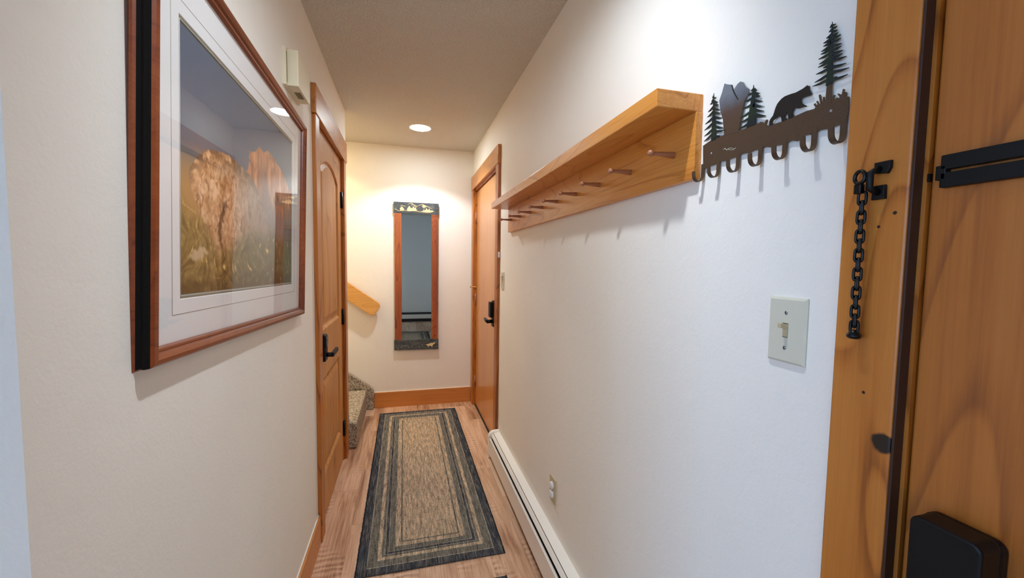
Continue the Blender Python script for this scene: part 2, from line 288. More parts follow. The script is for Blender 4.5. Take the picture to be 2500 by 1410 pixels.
M['strip'] = plain('dark_brown_shade_strip', (58, 30, 16), 0.6)  # dark brown stands for the shade inside the casing edge
M['black'] = plain('satin_black_metal', (6, 6, 7), 0.45, spec=0.3)
M['black_plastic'] = plain('black_plastic', (5, 6, 9), 0.42, spec=0.3)
M['black_gloss'] = plain('glossy_black_link', (5, 5, 6), 0.3, spec=0.35)
M['brass'] = metal('brass', (206, 170, 90), 0.3, 1.0)
M['ivory'] = plain('ivory_plastic', (214, 210, 190), 0.35)
M['almond'] = plain('almond_plastic', (200, 184, 146), 0.4)
M['white_plastic'] = plain('white_plastic', (236, 234, 236), 0.35)
M['beige_plastic'] = plain('beige_plastic', (232, 220, 190), 0.45)
M['grille'] = plain('dark_beige_grille', (150, 134, 104), 0.7)
M['screw'] = metal('steel_screw', (150, 150, 148), 0.3, 0.8)
M['white_enamel'] = plain('white_enamel', (250, 247, 238), 0.32)
M['enamel_front'] = plain('white_enamel_front', (246, 240, 230), 0.36)
M['fin_dark'] = plain('dark_heater_gap', (26, 24, 22), 0.7)
M['caulk'] = plain('white_caulk', (238, 234, 224), 0.6)
M['mat_board'] = plain('white_mat_board', (246, 245, 243), 0.8)
M['mat_under'] = plain('grey_green_inner_mat', (138, 136, 116), 0.8)
M['mirror'] = metal('silvered_glass', (170, 176, 172), 0.015, 1.0)
M['trim_white'] = plain('white_can_trim', (232, 230, 226), 0.4)
M['tan_carve'] = plain('carved_tan', (226, 200, 150), 0.8)
M['grey_carve'] = plain('carved_grey', (104, 104, 98), 0.8)
def slate():
    t = NT('grey_slate'); v = t.coord((1, 1, 2)); a = t.noise(v, 14, 6, 0.7, 0.8)
    t.set(color=t.ramp(a, [(0.3, srgb(48, 52, 54)), (0.55, srgb(78, 82, 82)), (0.75, srgb(112, 112, 106))]), rough=0.75)
    t.bump(a, 0.5, 0.006); return t.m
M['slate'] = slate()
def rack_paint():
    t = NT('bronze_powder_coat'); v = t.coord(); a = t.noise(v, 900, 3, 0.6)
    t.set(color=t.ramp(a, [(0.3, srgb(74, 56, 42)), (0.7, srgb(98, 76, 56))]), rough=0.45, metal=0.25)
    t.bump(a, 0.15, 0.001); return t.m
M['bronze'] = rack_paint()
def tree_paint():
    t = NT('dark_green_tree_paint'); v = t.coord(); a = t.noise(v, 40, 3)
    t.set(color=t.ramp(a, [(0.35, srgb(20, 36, 44)), (0.65, srgb(34, 52, 38))]), rough=0.45, metal=0.2); return t.m
M['tree'] = tree_paint()
M['bear'] = plain('near_black_bear_paint', (20, 16, 14), 0.5)
def peak_paint():
    # airbrushed paint on the sheet: blue-grey peaks fading to bronze lower down
    t = NT('airbrushed_peak_paint'); tc = t.n('TexCoord'); sp = t.n('SeparateXYZ'); t.l(tc.outputs['Object'], sp.inputs[0])
    nz = t.noise(tc.outputs['Object'], 60, 3)
    f = t.math('ADD', t.math('MULTIPLY', t.math('ADD', sp.outputs['Z'], -0.020), 14.0), t.math('MULTIPLY', nz, 0.25))
    t.set(color=t.ramp(f, [(0.0, srgb(88, 68, 52)), (0.36, srgb(92, 74, 66)), (0.62, srgb(104, 108, 116)), (0.9, srgb(124, 130, 138))]), rough=0.45, metal=0.2); return t.m
M['peak'] = peak_paint()
def lens(e):
    t = NT('lit_led_lens'); t.set(color=(1, 1, 1, 1), emit=(0.82, 0.95, 1.0, 1), emit_s=e); return t.m
M['lens'], M['lens_near'] = lens(42), lens(7)
def globe():
    t = NT('fill_globe_glow'); t.set(color=(1, 1, 1, 1), emit=(1.0, 0.95, 0.86, 1), emit_s=6.5); return t.m  # glow of the added fill globe
M['globe'] = globe()
def lens_warm():
    t = NT('lit_warm_lens'); t.set(color=(1, 1, 1, 1), emit=(1, 0.78, 0.4, 1), emit_s=15.0); return t.m
M['lens_warm'] = lens_warm()
def glass():
    t = NT('picture_glass'); nt = t.t
    tr = t.n('BsdfTransparent'); gl = t.n('BsdfGlossy'); gl.inputs['Roughness'].default_value = 0.012
    fr = t.n('Fresnel'); ge = t.n('NewGeometry')             # both sides of the pane act as air to glass
    t.l(t.math('ADD', 1.62, t.math('MULTIPLY', ge.outputs['Backfacing'], 1 / 1.62 - 1.62)), fr.inputs['IOR'])
    mx = t.n('MixShader'); t.l(fr.outputs[0], mx.inputs[0]); t.l(tr.outputs[0], mx.inputs[1]); t.l(gl.outputs[0], mx.inputs[2])
    t.l(mx.outputs[0], nt.nodes['Material Output'].inputs['Surface']); nt.nodes.remove(t.b); return t.m
M['glass'] = glass()
def window_glass():
    t = NT('window_glass'); nt = t.t
    tr = t.n('BsdfTransparent'); gl = t.n('BsdfGlossy'); gl.inputs['Roughness'].default_value = 0.01
    mx = t.n('MixShader'); mx.inputs[0].default_value = 0.06; t.l(tr.outputs[0], mx.inputs[1]); t.l(gl.outputs[0], mx.inputs[2])
    t.l(mx.outputs[0], nt.nodes['Material Output'].inputs['Surface']); nt.nodes.remove(t.b); return t.m
M['window_glass'] = window_glass()
def planks():
    """laminate boards running along the hall, 0.19 wide, with knots and rippled figure"""
    t = NT('hickory_laminate'); tc = t.n('TexCoord'); sp = t.n('SeparateXYZ'); t.l(tc.outputs['Object'], sp.inputs[0])
    X, Y = sp.outputs['X'], sp.outputs['Y']
    W, L = 0.165, 1.22
    u = t.math('DIVIDE', t.math('ADD', X, 5.062), W); row = t.math('FLOOR', u)
    wn = t.n('TexWhiteNoise', noise_dimensions='1D'); t.l(row, wn.inputs['W'])
    vv = t.math('ADD', t.math('DIVIDE', t.math('ADD', Y, 7.0), L), wn.outputs['Value']); brd = t.math('FLOOR', vv)
    cm = t.n('CombineXYZ'); t.l(row, cm.inputs[0]); t.l(brd, cm.inputs[1])
    wn2 = t.n('TexWhiteNoise', noise_dimensions='2D'); t.l(cm.outputs[0], wn2.inputs['Vector'])
    # per-board offset of the grain
    off = t.n('VectorMath', operation='SCALE'); t.l(wn2.outputs['Color'], off.inputs[0]); off.inputs['Scale'].default_value = 30
    ad = t.n('VectorMath', operation='ADD'); t.l(tc.outputs['Object'], ad.inputs[0]); t.l(off.outputs[0], ad.inputs[1])
    m1 = t.n('Mapping'); m1.inputs['Scale'].default_value = (1, 0.12, 1); t.l(ad.outputs[0], m1.inputs['Vector'])
    big = t.noise(m1.outputs[0], 9, 4, 0.55, 1.6)
    m2 = t.n('Mapping'); m2.inputs['Scale'].default_value = (1, 0.03, 1); t.l(ad.outputs[0], m2.inputs['Vector'])
    fine = t.noise(m2.outputs[0], 150, 4, 0.65)
    m3 = t.n('Mapping'); m3.inputs['Scale'].default_value = (0.9, 0.45, 1); t.l(ad.outputs[0], m3.inputs['Vector'])
    kn = t.noise(m3.outputs[0], 7.5, 3, 0.6, 0.8)
    # rippled figure in patches
    wv = t.n('TexWave', wave_type='BANDS', bands_direction='Y'); wv.inputs['Scale'].default_value = 9; wv.inputs['Distortion'].default_value = 3.5; wv.inputs['Detail'].default_value = 2
    wv.inputs['Detail Scale'].default_value = 2.0
    t.l(ad.outputs[0], wv.inputs['Vector'])
    patch = t.ramp(t.noise(m3.outputs[0], 5.0, 1, 0.5), [(0.56, (0, 0, 0, 1)), (0.66, (1, 1, 1, 1))])
    f = t.math('ADD', t.math('MULTIPLY', big, 0.7), t.math('MULTIPLY', t.math('SUBTRACT', fine, 0.5), 0.42))
    f = t.math('ADD', f, t.math('MULTIPLY', t.math('SUBTRACT', wn2.outputs['Value'], 0.5), 0.14))
    rip = t.math('MULTIPLY', t.math('SUBTRACT', wv.outputs['Fac'], 0.5), patch)
    f = t.math('ADD', f, t.math('MULTIPLY', rip, 0.20))
    col = t.ramp(f, [(0.16, srgb(138, 94, 66)), (0.31, srgb(198, 154, 120)), (0.47, srgb(226, 188, 156)), (0.66, srgb(240, 210, 182))])
    col = t.mix(t.ramp(kn, [(0.66, (0, 0, 0, 1)), (0.74, (0.75, 0.75, 0.75, 1))]), col, srgb(134, 88, 56))
    fu = t.math('FRACT', u); fv = t.math('FRACT', vv)
    du = t.math('MULTIPLY', t.math('MINIMUM', fu, t.math('SUBTRACT', 1.0, fu)), W)
    dv = t.math('MULTIPLY', t.math('MINIMUM', fv, t.math('SUBTRACT', 1.0, fv)), L)
    dd = t.math('MINIMUM', du, dv)
    seam = t.ramp(t.math('MULTIPLY', dd, 100), [(0.03, (1, 1, 1, 1)), (0.13, (0, 0, 0, 1))])
    col = t.mix(t.math('MULTIPLY', seam, 0.55), col, srgb(104, 66, 42))
    t.set(color=col, rough=0.42, spec=0.4)
    h = t.math('SUBTRACT', t.math('ADD', t.math('MULTIPLY', fine, 0.2), t.math('MULTIPLY', rip, 0.6)), t.math('MULTIPLY', seam, 0.5))
    t.bump(h, 0.25, 0.004)
    return t.m
M['floor'] = planks()
def carpet():
    t = NT('flecked_beige_carpet'); v = t.coord(); a = t.noise(v, 120, 3, 0.75); b = t.noise(v, 60, 2, 0.6)
    f = t.math('ADD', t.math('MULTIPLY', a, 0.75), t.math('MULTIPLY', b, 0.25))
    t.set(color=t.ramp(f, [(0.36, srgb(78, 64, 52)), (0.45, srgb(160, 144, 122)), (0.54, srgb(208, 194, 172)), (0.64, srgb(232, 222, 204))]), rough=0.95, spec=0.05)
    t.bump(a, 1.0, 0.012); return t.m
M['carpet'] = carpet()
def rug_mat(name, hx, hy):
    """flat-woven runner: nested bands measured from the edge, heathered along the weave"""
    t = NT(name); tc = t.n('TexCoord'); sp = t.n('SeparateXYZ'); t.l(tc.outputs['Object'], sp.inputs[0])
    ax = t.math('SUBTRACT', hx, t.math('ABSOLUTE', sp.outputs['X'])); ay = t.math('SUBTRACT', hy, t.math('ABSOLUTE', sp.outputs['Y']))
    jit = t.math('MULTIPLY', t.math('SUBTRACT', t.noise(tc.outputs['Object'], 260, 2), 0.5), 0.0028)
    d = t.math('ADD', t.math('MINIMUM', ax, ay), jit)
    K = 0.2
    dk, gr, bg_, ln = srgb(68, 70, 76), srgb(112, 109, 100), srgb(186, 164, 138), srgb(172, 164, 148)
    bands = [(0.0, dk), (0.042, ln), (0.0455, gr), (0.083, ln), (0.086, bg_), (0.103, gr), (0.116, ln), (0.1185, dk), (0.1325, ln), (0.135, gr), (0.163, ln), (0.1655, bg_), (0.189, gr), (0.1975, bg_)]
    col = t.ramp(t.math('DIVIDE', d, K), [(p / K, c) for p, c in bands], 'CONSTANT')
    mp = t.n('Mapping'); mp.inputs['Scale'].default_value = (1, 0.10, 1); t.l(tc.outputs['Object'], mp.inputs['Vector'])
    hea = t.noise(mp.outputs[0], 130, 3, 0.75)
    mp2 = t.n('Mapping'); mp2.inputs['Scale'].default_value = (1, 0.35, 1); t.l(tc.outputs['Object'], mp2.inputs['Vector'])
    mot = t.noise(mp2.outputs[0], 210, 2, 0.6)
    # twill lines in the grey bands
    dia = t.math('SINE', t.math('MULTIPLY', t.math('ADD', sp.outputs['X'], t.math('MULTIPLY', sp.outputs['Y'], 0.8)), 1000.0))
    g = t.ramp(t.math('DIVIDE', d, K), [(0, (0.12,) * 3 + (1,)), (0.0455 / K, (1, 1, 1, 1)), (0.083 / K, (0.1,) * 3 + (1,)), (0.103 / K, (1, 1, 1, 1)), (0.116 / K, (0.1,) * 3 + (1,)), (0.135 / K, (1, 1, 1, 1)), (0.163 / K, (0.1,) * 3 + (1,)), (0.189 / K, (1, 1, 1, 1)), (0.1975 / K, (0, 0, 0, 1))], 'CONSTANT')
    tw = t.math('MULTIPLY', t.math('MULTIPLY', dia, g), 0.30)
    val = t.math('ADD', t.math('ADD', 1.0, t.math('MULTIPLY', t.math('SUBTRACT', hea, 0.5), 3.2)), t.math('ADD', tw, t.math('MULTIPLY', t.math('SUBTRACT', mot, 0.5), 1.6)))
    val = t.math('MAXIMUM', val, 0.25)
    vm = t.n('VectorMath', operation='SCALE'); t.l(col, vm.inputs[0]); t.l(val, vm.inputs['Scale'])
    mp3 = t.n('Mapping'); mp3.inputs['Scale'].default_value = (1, 0.06, 1); mp3.inputs['Location'].default_value = (4.3, 1.1, 0); t.l(tc.outputs['Object'], mp3.inputs['Vector'])
    fleck = t.ramp(t.noise(mp3.outputs[0], 150, 2, 0.6), [(0.50, (0, 0, 0, 1)), (0.64, (0.55, 0.55, 0.55, 1))])
    fin = t.mix(fleck, vm.outputs[0], srgb(140, 134, 120))
    t.set(color=fin, rough=0.95, spec=0.05)
    t.bump(t.math('ADD', mot, t.math('MULTIPLY', dia, 0.2)), 0.5, 0.004)
    return t.m
M['rug_edge'] = plain('dark_rug_binding', (46, 48, 54), 0.95, spec=0.05)
M['dark_gap'] = plain('dark_gap', (20, 14, 10), 0.8)

# ------------------------------------------------------------------ the setting
def structure(mb, name, mat, label, cat, **kw):
    return tag(mb.build(name, mat, **kw), label, cat, kind='structure')
X0, Y0 = -3.2, -1.8         # far corner of the room the hall opens to
floor = structure(MB().box(X0 - .2, XR + .12, Y0 - .12, YB + .12, -0.12, 0.0), 'floor', M['floor'], 'light brown wood plank floor of the hall', 'floor')
ceil = MB()
ceil.box(X0 - .12, XR + .12, Y0 - .12, 3.04, H, H + .12)
ceil.box(-1.25, XR + .12, 3.04, YB + .12, H, H + .12)
structure(ceil, 'ceiling', M['ceiling'], 'beige popcorn textured ceiling of the hall', 'ceiling')
# door openings: near door on the right (y -.505 .. .370), far door on the right (y 2.86 .. 3.832), door on the left (y 2.15 .. 2.95)
DH = 2.05
wr = MB()
wr.box(XR, XR + .12, Y0, -0.50, 0, H).box(XR, XR + .12, 0.384, 2.842, 0, H).box(XR, XR + .12, 3.842, YB, 0, H)
wr.box(XR, XR + .12, -0.50, 0.384, DH + .02, H).box(XR, XR + .12, 2.842, 3.842, DH + .02, H)
structure(wr, 'wall_right', M['wall'], 'long cream wall on the right carrying the peg shelf', 'wall')
wl = MB()
wl.box(XL - .12, XL, 0.565, 2.132, 0, H).box(XL - .12, XL, 2.968, 3.155, 0, H).box(XL - .12, XL, 2.132, 2.968, DH + .02, H)
wl.box(X0, XL - .12, 0.565, 0.685, 0, H)                     # returns beside the near corner
wl.box(X0, XL - .12, 3.035, 3.155, 0, 4.6)                   # flank of the stairs
structure(wl, 'wall_left', M['wall'], 'cream wall on the left carrying the framed picture', 'wall')
wb = MB()
wb.box(X0 - .12, XR + .12, YB, YB + .12, 0, 4.6)
structure(wb, 'wall_back', M['wall'], 'cream end wall carrying the narrow mirror', 'wall')
ws = MB()
ws.box(X0 - .12, X0, 2.9, YB, 0, 4.6).box(X0 - .12, -1.13, 3.035, YB + .12, 4.6, 4.7).box(-1.25, -1.13, 3.04, YB, H + .12, 4.6)
structure(ws, 'wall_stairwell', M['wall'], 'cream walls enclosing the top of the stairwell', 'wall')
wf = MB().box(X0 - .12, XR + .12, Y0 - .12, Y0, 0, H)
structure(wf, 'wall_front', M['wall_room'], 'plain wall behind the camera, seen only in the mirror', 'wall')
wd = MB()                                                    # wall with the window
WY0, WY1, WZ0, WZ1 = -1.5, 0.25, 0.7, 2.2
wd.box(X0 - .12, X0, Y0 - .12, WY0, 0, H).box(X0 - .12, X0, WY1, 0.685, 0, H).box(X0 - .12, X0, WY0, WY1, 0, WZ0).box(X0 - .12, X0, WY0, WY1, WZ1, H)
structure(wd, 'wall_window', M['wall_room'], 'wall with the daylight window, outside the picture on the left', 'wall')
win = MB()
win.box(X0 - .10, X0 - .02, WY0, WY0 + .05, WZ0, WZ1).box(X0 - .10, X0 - .02, WY1 - .05, WY1, WZ0, WZ1).box(X0 - .10, X0 - .02, WY0 + .05, WY1 - .05, WZ0, WZ0 + .05).box(X0 - .10, X0 - .02, WY0 + .05, WY1 - .05, WZ1 - .05, WZ1)
win.box(X0 - .09, X0 - .03, -0.65, -0.60, WZ0 + .05, WZ1 - .05)
w1 = structure(win, 'window_1', M['trim_white'], 'white framed window of the adjoining room', 'window')
MB().box(X0 - .065, X0 - .06, WY0 + .05, WY1 - .05, WZ0 + .05, WZ1 - .05).build('window_pane', M['window_glass'], w1)
day.location = (X0 - .055, (WY0 + WY1) / 2, (WZ0 + WZ1) / 2)

# baseboards
bbl = MB().box(XL, XL + .013, 0.575, 2.068, 0, .140, .002)
b = structure(bbl, 'baseboard_left', M['base_wood'], 'brown wooden baseboard under the framed picture wall', 'baseboard')
MB().box(XL, XL + .005, 0.575, 2.068, .140, .1425).build('caulk_line', M['caulk'], b)
bbb = MB().box(-0.290, 0.617, YB - .018, YB, 0, .146, .002)
b = structure(bbb, 'baseboard_back', M['base_wood_x'], 'brown wooden baseboard at the foot of the end wall', 'baseboard')
MB().box(-0.290, 0.617, YB - .006, YB, .146, .149).build('caulk_line', M['caulk'], b)
# ------------------------------------------------------------------ doors (part of the setting)
def casing_set(door, x_face, side, ya, yb, w, z_head0, z_head1, over, mat_s, mat_h, thick, x_wall, ya_out=None, yb_out=None):
    """side casings and head board; x_face = front of casing"""
    x0, x1 = sorted((x_face, x_wall))
    MB().box(x0, x1, ya, ya + w, 0, z_head0, .0025).build('side_casing', mat_s, door)
    MB().box(x0, x1, yb - w, yb, 0, z_head0, .0025).build('side_casing', mat_s, door)
# --- door_3: arched two-panel door on the left wall
d3 = MB(); DX = XL - .006                                    # face of the slab
y0, y1 = 2.168, 2.932; xs0, xs1 = DX - .036, DX
def arch(yl, yr, zs, rise, n=16):
    """points along an arch from left to right"""
    c = (yl + yr) / 2; hw = (yr - yl) / 2; R_ = (hw * hw + rise * rise) / (2 * rise); zc = zs + rise - R_
    a = math.asin(hw / R_)
    return [(c + R_ * math.sin(-a + 2 * a * i / n), zc + R_ * math.cos(-a + 2 * a * i / n)) for i in range(n + 1)]
PL, PR = 2.285, 2.828
d3.box(xs0, xs1, y0, PL, .012, 2.045).box(xs0, xs1, PR, y1, .012, 2.045)
d3.box(xs0, xs1, PL, PR, .012, .235).box(xs0, xs1, PL, PR, .758, 1.010)
top = [(xs1, y, z) for y, z in arch(PL, PR, 1.862, .066)]
d3.prism(top + [(xs1, PR, 2.045), (xs1, PL, 2.045)], (xs0 - xs1, 0, 0))
door3 = structure(d3, 'door_3', M['alder'], 'arched two-panel alder door on the left wall', 'door')
def raised(outline_fn, mat, parent):
    """raised panel: rings of the same point count sinking into the groove and rising to the field"""
    bm = bmesh.new(); rings = []
    for inset, dep in ((0.0, 0.0), (0.004, -.003), (0.014, -.012), (0.026, -.0125), (0.058, -.003), (0.062, -.0025)):
        rings.append([bm.verts.new((DX + dep, y, z)) for y, z in outline_fn(inset)])
    for a, b_ in zip(rings, rings[1:]):
        n = len(a)
        for i in range(n): bm.faces.new((a[i], a[(i + 1) % n], b_[(i + 1) % n], b_[i]))
    bm.faces.new(rings[-1])
    back = [bm.verts.new((DX - .03, v.co.y, v.co.z)) for v in rings[0]]
    n = len(back)
    for i in range(n): bm.faces.new((rings[0][(i + 1) % n], rings[0][i], back[i], back[(i + 1) % n]))
    bm.faces.new(back[::-1]); bmesh.ops.recalc_face_normals(bm, faces=bm.faces[:])
    mb = MB(); mb.bm = bm; return mb.build('door_panel', mat, parent)
def up_outline(i):
    k = 0.0005
    a = arch(PL + i + k, PR - i - k, 1.862 - i * .35, .066 - i * .12)
    return [(PL + i + k, 1.010 + i + k), (PR - i - k, 1.010 + i + k)] + a[::-1]
def low_outline(i):
    k = 0.0005
    return [(PL + i + k, .235 + i + k), (PR - i - k, .235 + i + k), (PR - i - k, .758 - i - k), (PL + i + k, .758 - i - k)]
raised(up_outline, M['alder'], door3); raised(low_outline, M['alder'], door3)
XC = XL + .018
MB().box(XL, XC, 2.070, 2.148, 0, 2.048, .003).build('side_casing', M['casing'], door3)
MB().box(XL, XC, 2.952, 3.040, 0, 2.048, .003).build('side_casing', M['casing'], door3)
MB().box(XL, XL + .023, 2.056, 3.054, 2.048, 2.180, .003).build('head_casing', M['casing_y'], door3)
jm = MB().box(XL - .12, XL, 2.132, 2.163, 0, DH + .02).box(XL - .12, XL, 2.937, 2.968, 0, DH + .02).box(XL - .12, XL, 2.163, 2.937, DH, DH + .02)
jm.box(XL - .07, XL - .046, 2.163, 2.176, 0, DH).box(XL - .07, XL - .046, 2.924, 2.937, 0, DH).box(XL - .119, XL - .112, 2.163, 2.937, 0.0, DH)
jm.build('jamb', M['casing'], door3)
for z in (1.780, 1.000, .225):
    h_ = MB().box(DX - .002, DX + .003, 2.920, 2.950, z - .052, z + .052, .001)
    h_.tube([(DX + .008, 2.9365, z - .053), (DX + .008, 2.9365, z + .053)], .0075, 10)
    h_.build('hinge', M['black'], door3)
lk = MB().box(DX, DX + .026, 2.205, 2.268, .862, .998, .006, 3)
lk.box(DX + .024, DX + .0285, 2.212, 2.261, .935, .990, .002)
lock3 = lk.build('keypad_lock', M['black'], door3)
for r in range(4):
    for c in range(3):
        MB().box(DX + .0265, DX + .0315, 2.2165 + c * .0145, 2.2265 + c * .0145, .939 + r * .0125, .948 + r * .0125, .001).build('key_button', M['screw'], lock3)
lv = MB().tube([(DX + .02, 2.238, .893), (DX + .058, 2.238, .893)], .012, 14)
lv.box(DX + .046, DX + .062, 2.226, 2.375, .883, .905, .004, 3)
lv.build('lever', M['black'], lock3)

# --- door_2: flat oak door at the far end of the right wall
X2 = 0.6525
d2 = MB().box(X2, X2 + .036, 2.876, 3.812, .012, 2.044, .0015)
door2 = structure(d2, 'door_2', M['oak_door'], 'flat oak door at the far end of the right wall', 'door')
MB().box(XR - .019, XR, 2.770, 2.852, 0, 2.066, .003).build('side_casing', M['casing'], door2)
MB().box(XR - .019, XR, 3.836, 3.928, 0, 2.066, .003).build('side_casing', M['casing'], door2)
MB().box(XR - .024, XR, 2.766, 3.934, 2.066, 2.192, .003).build('head_casing', M['casing_y'], door2)
jm = MB().box(XR, XR + .11, 2.842, 2.866, 0, DH + .02).box(XR, XR + .11, 3.822, 3.842, 0, DH + .02).box(XR, XR + .11, 2.866, 3.822, DH, DH + .02)
jm.box(X2 + .038, X2 + .06, 2.866, 2.884, 0, DH).box(X2 + .038, X2 + .06, 3.806, 3.822, 0, DH).box(XR + .10, XR + .11, 2.866, 3.822, 0, DH)
jm.build('jamb', M['casing'], door2)
MB().box(X2 - .008, X2 + .05, 2.868, 3.820, 0, .011, .002).build('threshold', M['fin_dark'], door2)
for z in (1.80, 1.03, .24):
    h_ = MB().box(X2 - .003, X2 + .002, 3.800, 3.834, z - .05, z + .05, .001)
    h_.tube([(X2 - .008, 3.818, z - .051), (X2 - .008, 3.818, z + .051)], .007, 10)
    h_.build('hinge', M['peg'], door2)
lk = MB()
lk.prism([(X2, 2.905, .905), (X2, 2.975, .905), (X2, 2.980, 1.06), (X2, 2.966, 1.098), (X2, 2.914, 1.098), (X2, 2.900, 1.06)], (-.030, 0, 0), .004)
lk.prism([(X2 - .030, 2.908, .975), (X2 - .030, 2.972, .975), (X2 - .030, 2.972, 1.088), (X2 - .030, 2.908, 1.088)], (-.024, 0, 0), .005)
lock2 = lk.build('lever_lock', M['black_plastic'], door2)
lv = MB().tube([(X2 - .028, 2.94, .943), (X2 - .070, 2.94, .943)], .014, 14)
lv.tube([(X2 - .064, 2.930, .943), (X2 - .066, 2.99, .945), (X2 - .062, 3.06, .948)], [.014, .012, .010], 12)
lv.build('lever', M['black_plastic'], lock2)
br = MB().box(X2 - .004, X2, 2.876, 2.902, 1.452, 1.502, .001)
for k in range(3): br.tube([(X2 - .006, 2.878, 1.462 + k * .015), (X2 - .006, 2.900, 1.462 + k * .015)], .0035, 8)
br.build('brass_latch', M['brass'], door2)
st = MB().tube([(X2 - .002, 3.80, 1.147), (X2 - .03, 3.835, 1.147), (X2 - .052, 3.84, 1.147)], .0035, 8).lathe([(0, 0), (.007, .001), (.007, .008), (0, .009)], T(X2 - .05, 3.84, 1.147) @ rotY(-math.pi / 2), 12)
st.build('hinge_stop', M['brass'], door2)
MB().box(XR - .014, XR - .004, 2.757, 2.7695, 1.415, 1.455, .002).build('contact_sensor', M['white_plastic'], door2)

# --- door_1: cherry entry door beside the camera
X1 = 0.6405
d1 = MB().box(X1, X1 + .042, -0.488, 0.3665, .012, 2.044, .0015)
door1 = structure(d1, 'door_1', M['entry'], 'reddish brown entry door cut by the right edge', 'door')
MB().box(XR - .018, XR, 0.377, 0.457, 0, 2.066, .003).build('side_casing', M['casing'], door1)
MB().box(XR - .018, XR, -0.580, -0.500, 0, 2.066, .003).build('side_casing', M['casing'], door1)
MB().box(XR - .023, XR, -0.594, 0.471, 2.066, 2.192, .003).build('head_casing', M['casing_y'], door1)
jm = MB().box(XR, XR + .115, 0.3695, 0.384, 0, DH + .02).box(XR, XR + .115, -0.50, -0.491, 0, DH + .02).box(XR, XR + .115, -0.491, 0.3695, DH, DH + .02)
jm.box(X1 + .044, X1 + .06, 0.355, 0.3695, 0, DH).box(XR + .10, XR + .11, -0.491, 0.3695, 0, DH)
jm.build('jamb', M['casing'], door1)
ws_ = MB().box(XR - .0165, XR, .3738, .3772, 0.0, 2.05, .0008).build('shade_strip', M['strip'], door1)  # strip added to darken the casing's inner edge, where shade falls
# slide track of the chain guard, screwed to the door
sl = MB()
zs0, zs1, ye = 1.4735, 1.5125, 0.240
sl.box(X1 - .010, X1, ye, .354, 1.4950, zs1, .0012).box(X1 - .010, X1, ye, .354, zs0, 1.4914, .0012)
sl.box(X1 - .010, X1, .3485, .3585, 1.483, 1.5005, .0012).box(X1 - .010, X1, ye - .01, ye + .004, zs0, zs1, .0012)
sl.build('slide_track', M['black'], door1)
# black lock case
lb = MB()
def rrect(yc, zc, hw, hh, r, n=6):
    pts = []
    for cx, cz, a0 in ((hw - r, hh - r, 0), (-(hw - r), hh - r, 90), (-(hw - r), -(hh - r), 180), (hw - r, -(hh - r), 270)):
        for k in range(n + 1):
            a = math.radians(a0 + 90 * k / n); pts.append((yc + cx + r * math.cos(a), zc + cz + r * math.sin(a)))
    return pts
lb.prism([(X1, y, z) for y, z in rrect(.3075, 1.000, .0355, .075, .012)], (-.014, 0, 0), .003)
lb.prism([(X1 - .014, y, z) for y, z in rrect(.3045, 1.000, .0325, .078, .010)], (-.032, 0, 0), .003)
lock1 = lb.build('lock_case', M['black_plastic'], door1)
lv = MB().tube([(X1 - .04, .300, .965), (X1 - .075, .300, .965)], .012, 12)
lv.tube([(X1 - .072, .305, .965), (X1 - .074, .25, .966), (X1 - .070, .19, .968)], [.012, .011, .009], 12)
lv.build('lever', M['black_plastic'], lock1)
MB().prism([(X1 + .001, .3672, 1.484), (X1 + .001, .3692, 1.484), (X1 + .001, .3692, 1.494), (X1 + .001, .3672, 1.494)], (-.006, 0, 0)).build('strike_edge', M['black'], door1)

# chain guard hanging on the casing
XCF = XR - .018
cg = thing('door_chain', (XCF, .411, 1.40), 'black door chain hanging on the wooden casing beside the entry door', 'door chain')
bk = MB()
bk.prism([(XCF, .4155, 1.502), (XCF, .4155, 1.5165), (XCF, .3965, 1.5165), (XCF, .3965, 1.507), (XCF, .400, 1.500)], (-.006, 0, 0), .001)
bk.prism([(XCF, .4165, 1.467), (XCF, .4165, 1.4855), (XCF, .4015, 1.4855), (XCF, .4010, 1.467)], (-.006, 0, 0), .001)
bk.tube([(XCF - .005, .409, 1.508), (XCF - .014, .414, 1.502), (XCF - .014, .414, 1.482), (XCF - .005, .409, 1.476)], .0045, 10)
bk.build('bracket', M['black'], cg)
sw = MB().tube([(XCF - .016, .4255 + .0065 * math.cos(a), 1.4985 + .0085 * math.sin(a)) for a in [2 * math.pi * k / 18 for k in range(18)]], .0026, 8, True)
sw.box(XCF - .020, XCF - .012, .4205, .4305, 1.476, 1.4895, .002)
sw.build('swivel', M['black_gloss'], cg)
def link_pts(c, hw, hh, turn):
    out = []
    for k in range(20):
        a = 2 * math.pi * k / 20
        u = hw * math.copysign(abs(math.cos(a)) ** 0.55, math.cos(a)); v = hh * math.copysign(abs(math.sin(a)) ** 0.55, math.sin(a))
        out.append((c[0] + u * math.sin(turn), c[1] + u * math.cos(turn), c[2] + v))
    return out
NL = 14; zt, zb = 1.4705, 1.3010
for k in range(NL):
    z = zt + (zb - zt) * k / (NL - 1); y = .4235 - .0005 * k / NL
    MB().tube(link_pts((XCF - .012, y, z), .0044, .0088, 0.75 if k % 2 else -0.25), .0019, 8, True).build('chain_link', M['black_gloss'], cg)
MB().tube(link_pts((XCF - .012, .4228, 1.2925), .0052, .0085, 0), .0020, 8, True).lathe([(0, 0), (.006, .0006), (.0085, .003), (.0085, .006), (.0055, .010), (.004, .013), (0, .013)], T(XCF - .012, .4225, 1.2755), 20).build('chain_knob', M['black_gloss'], cg)

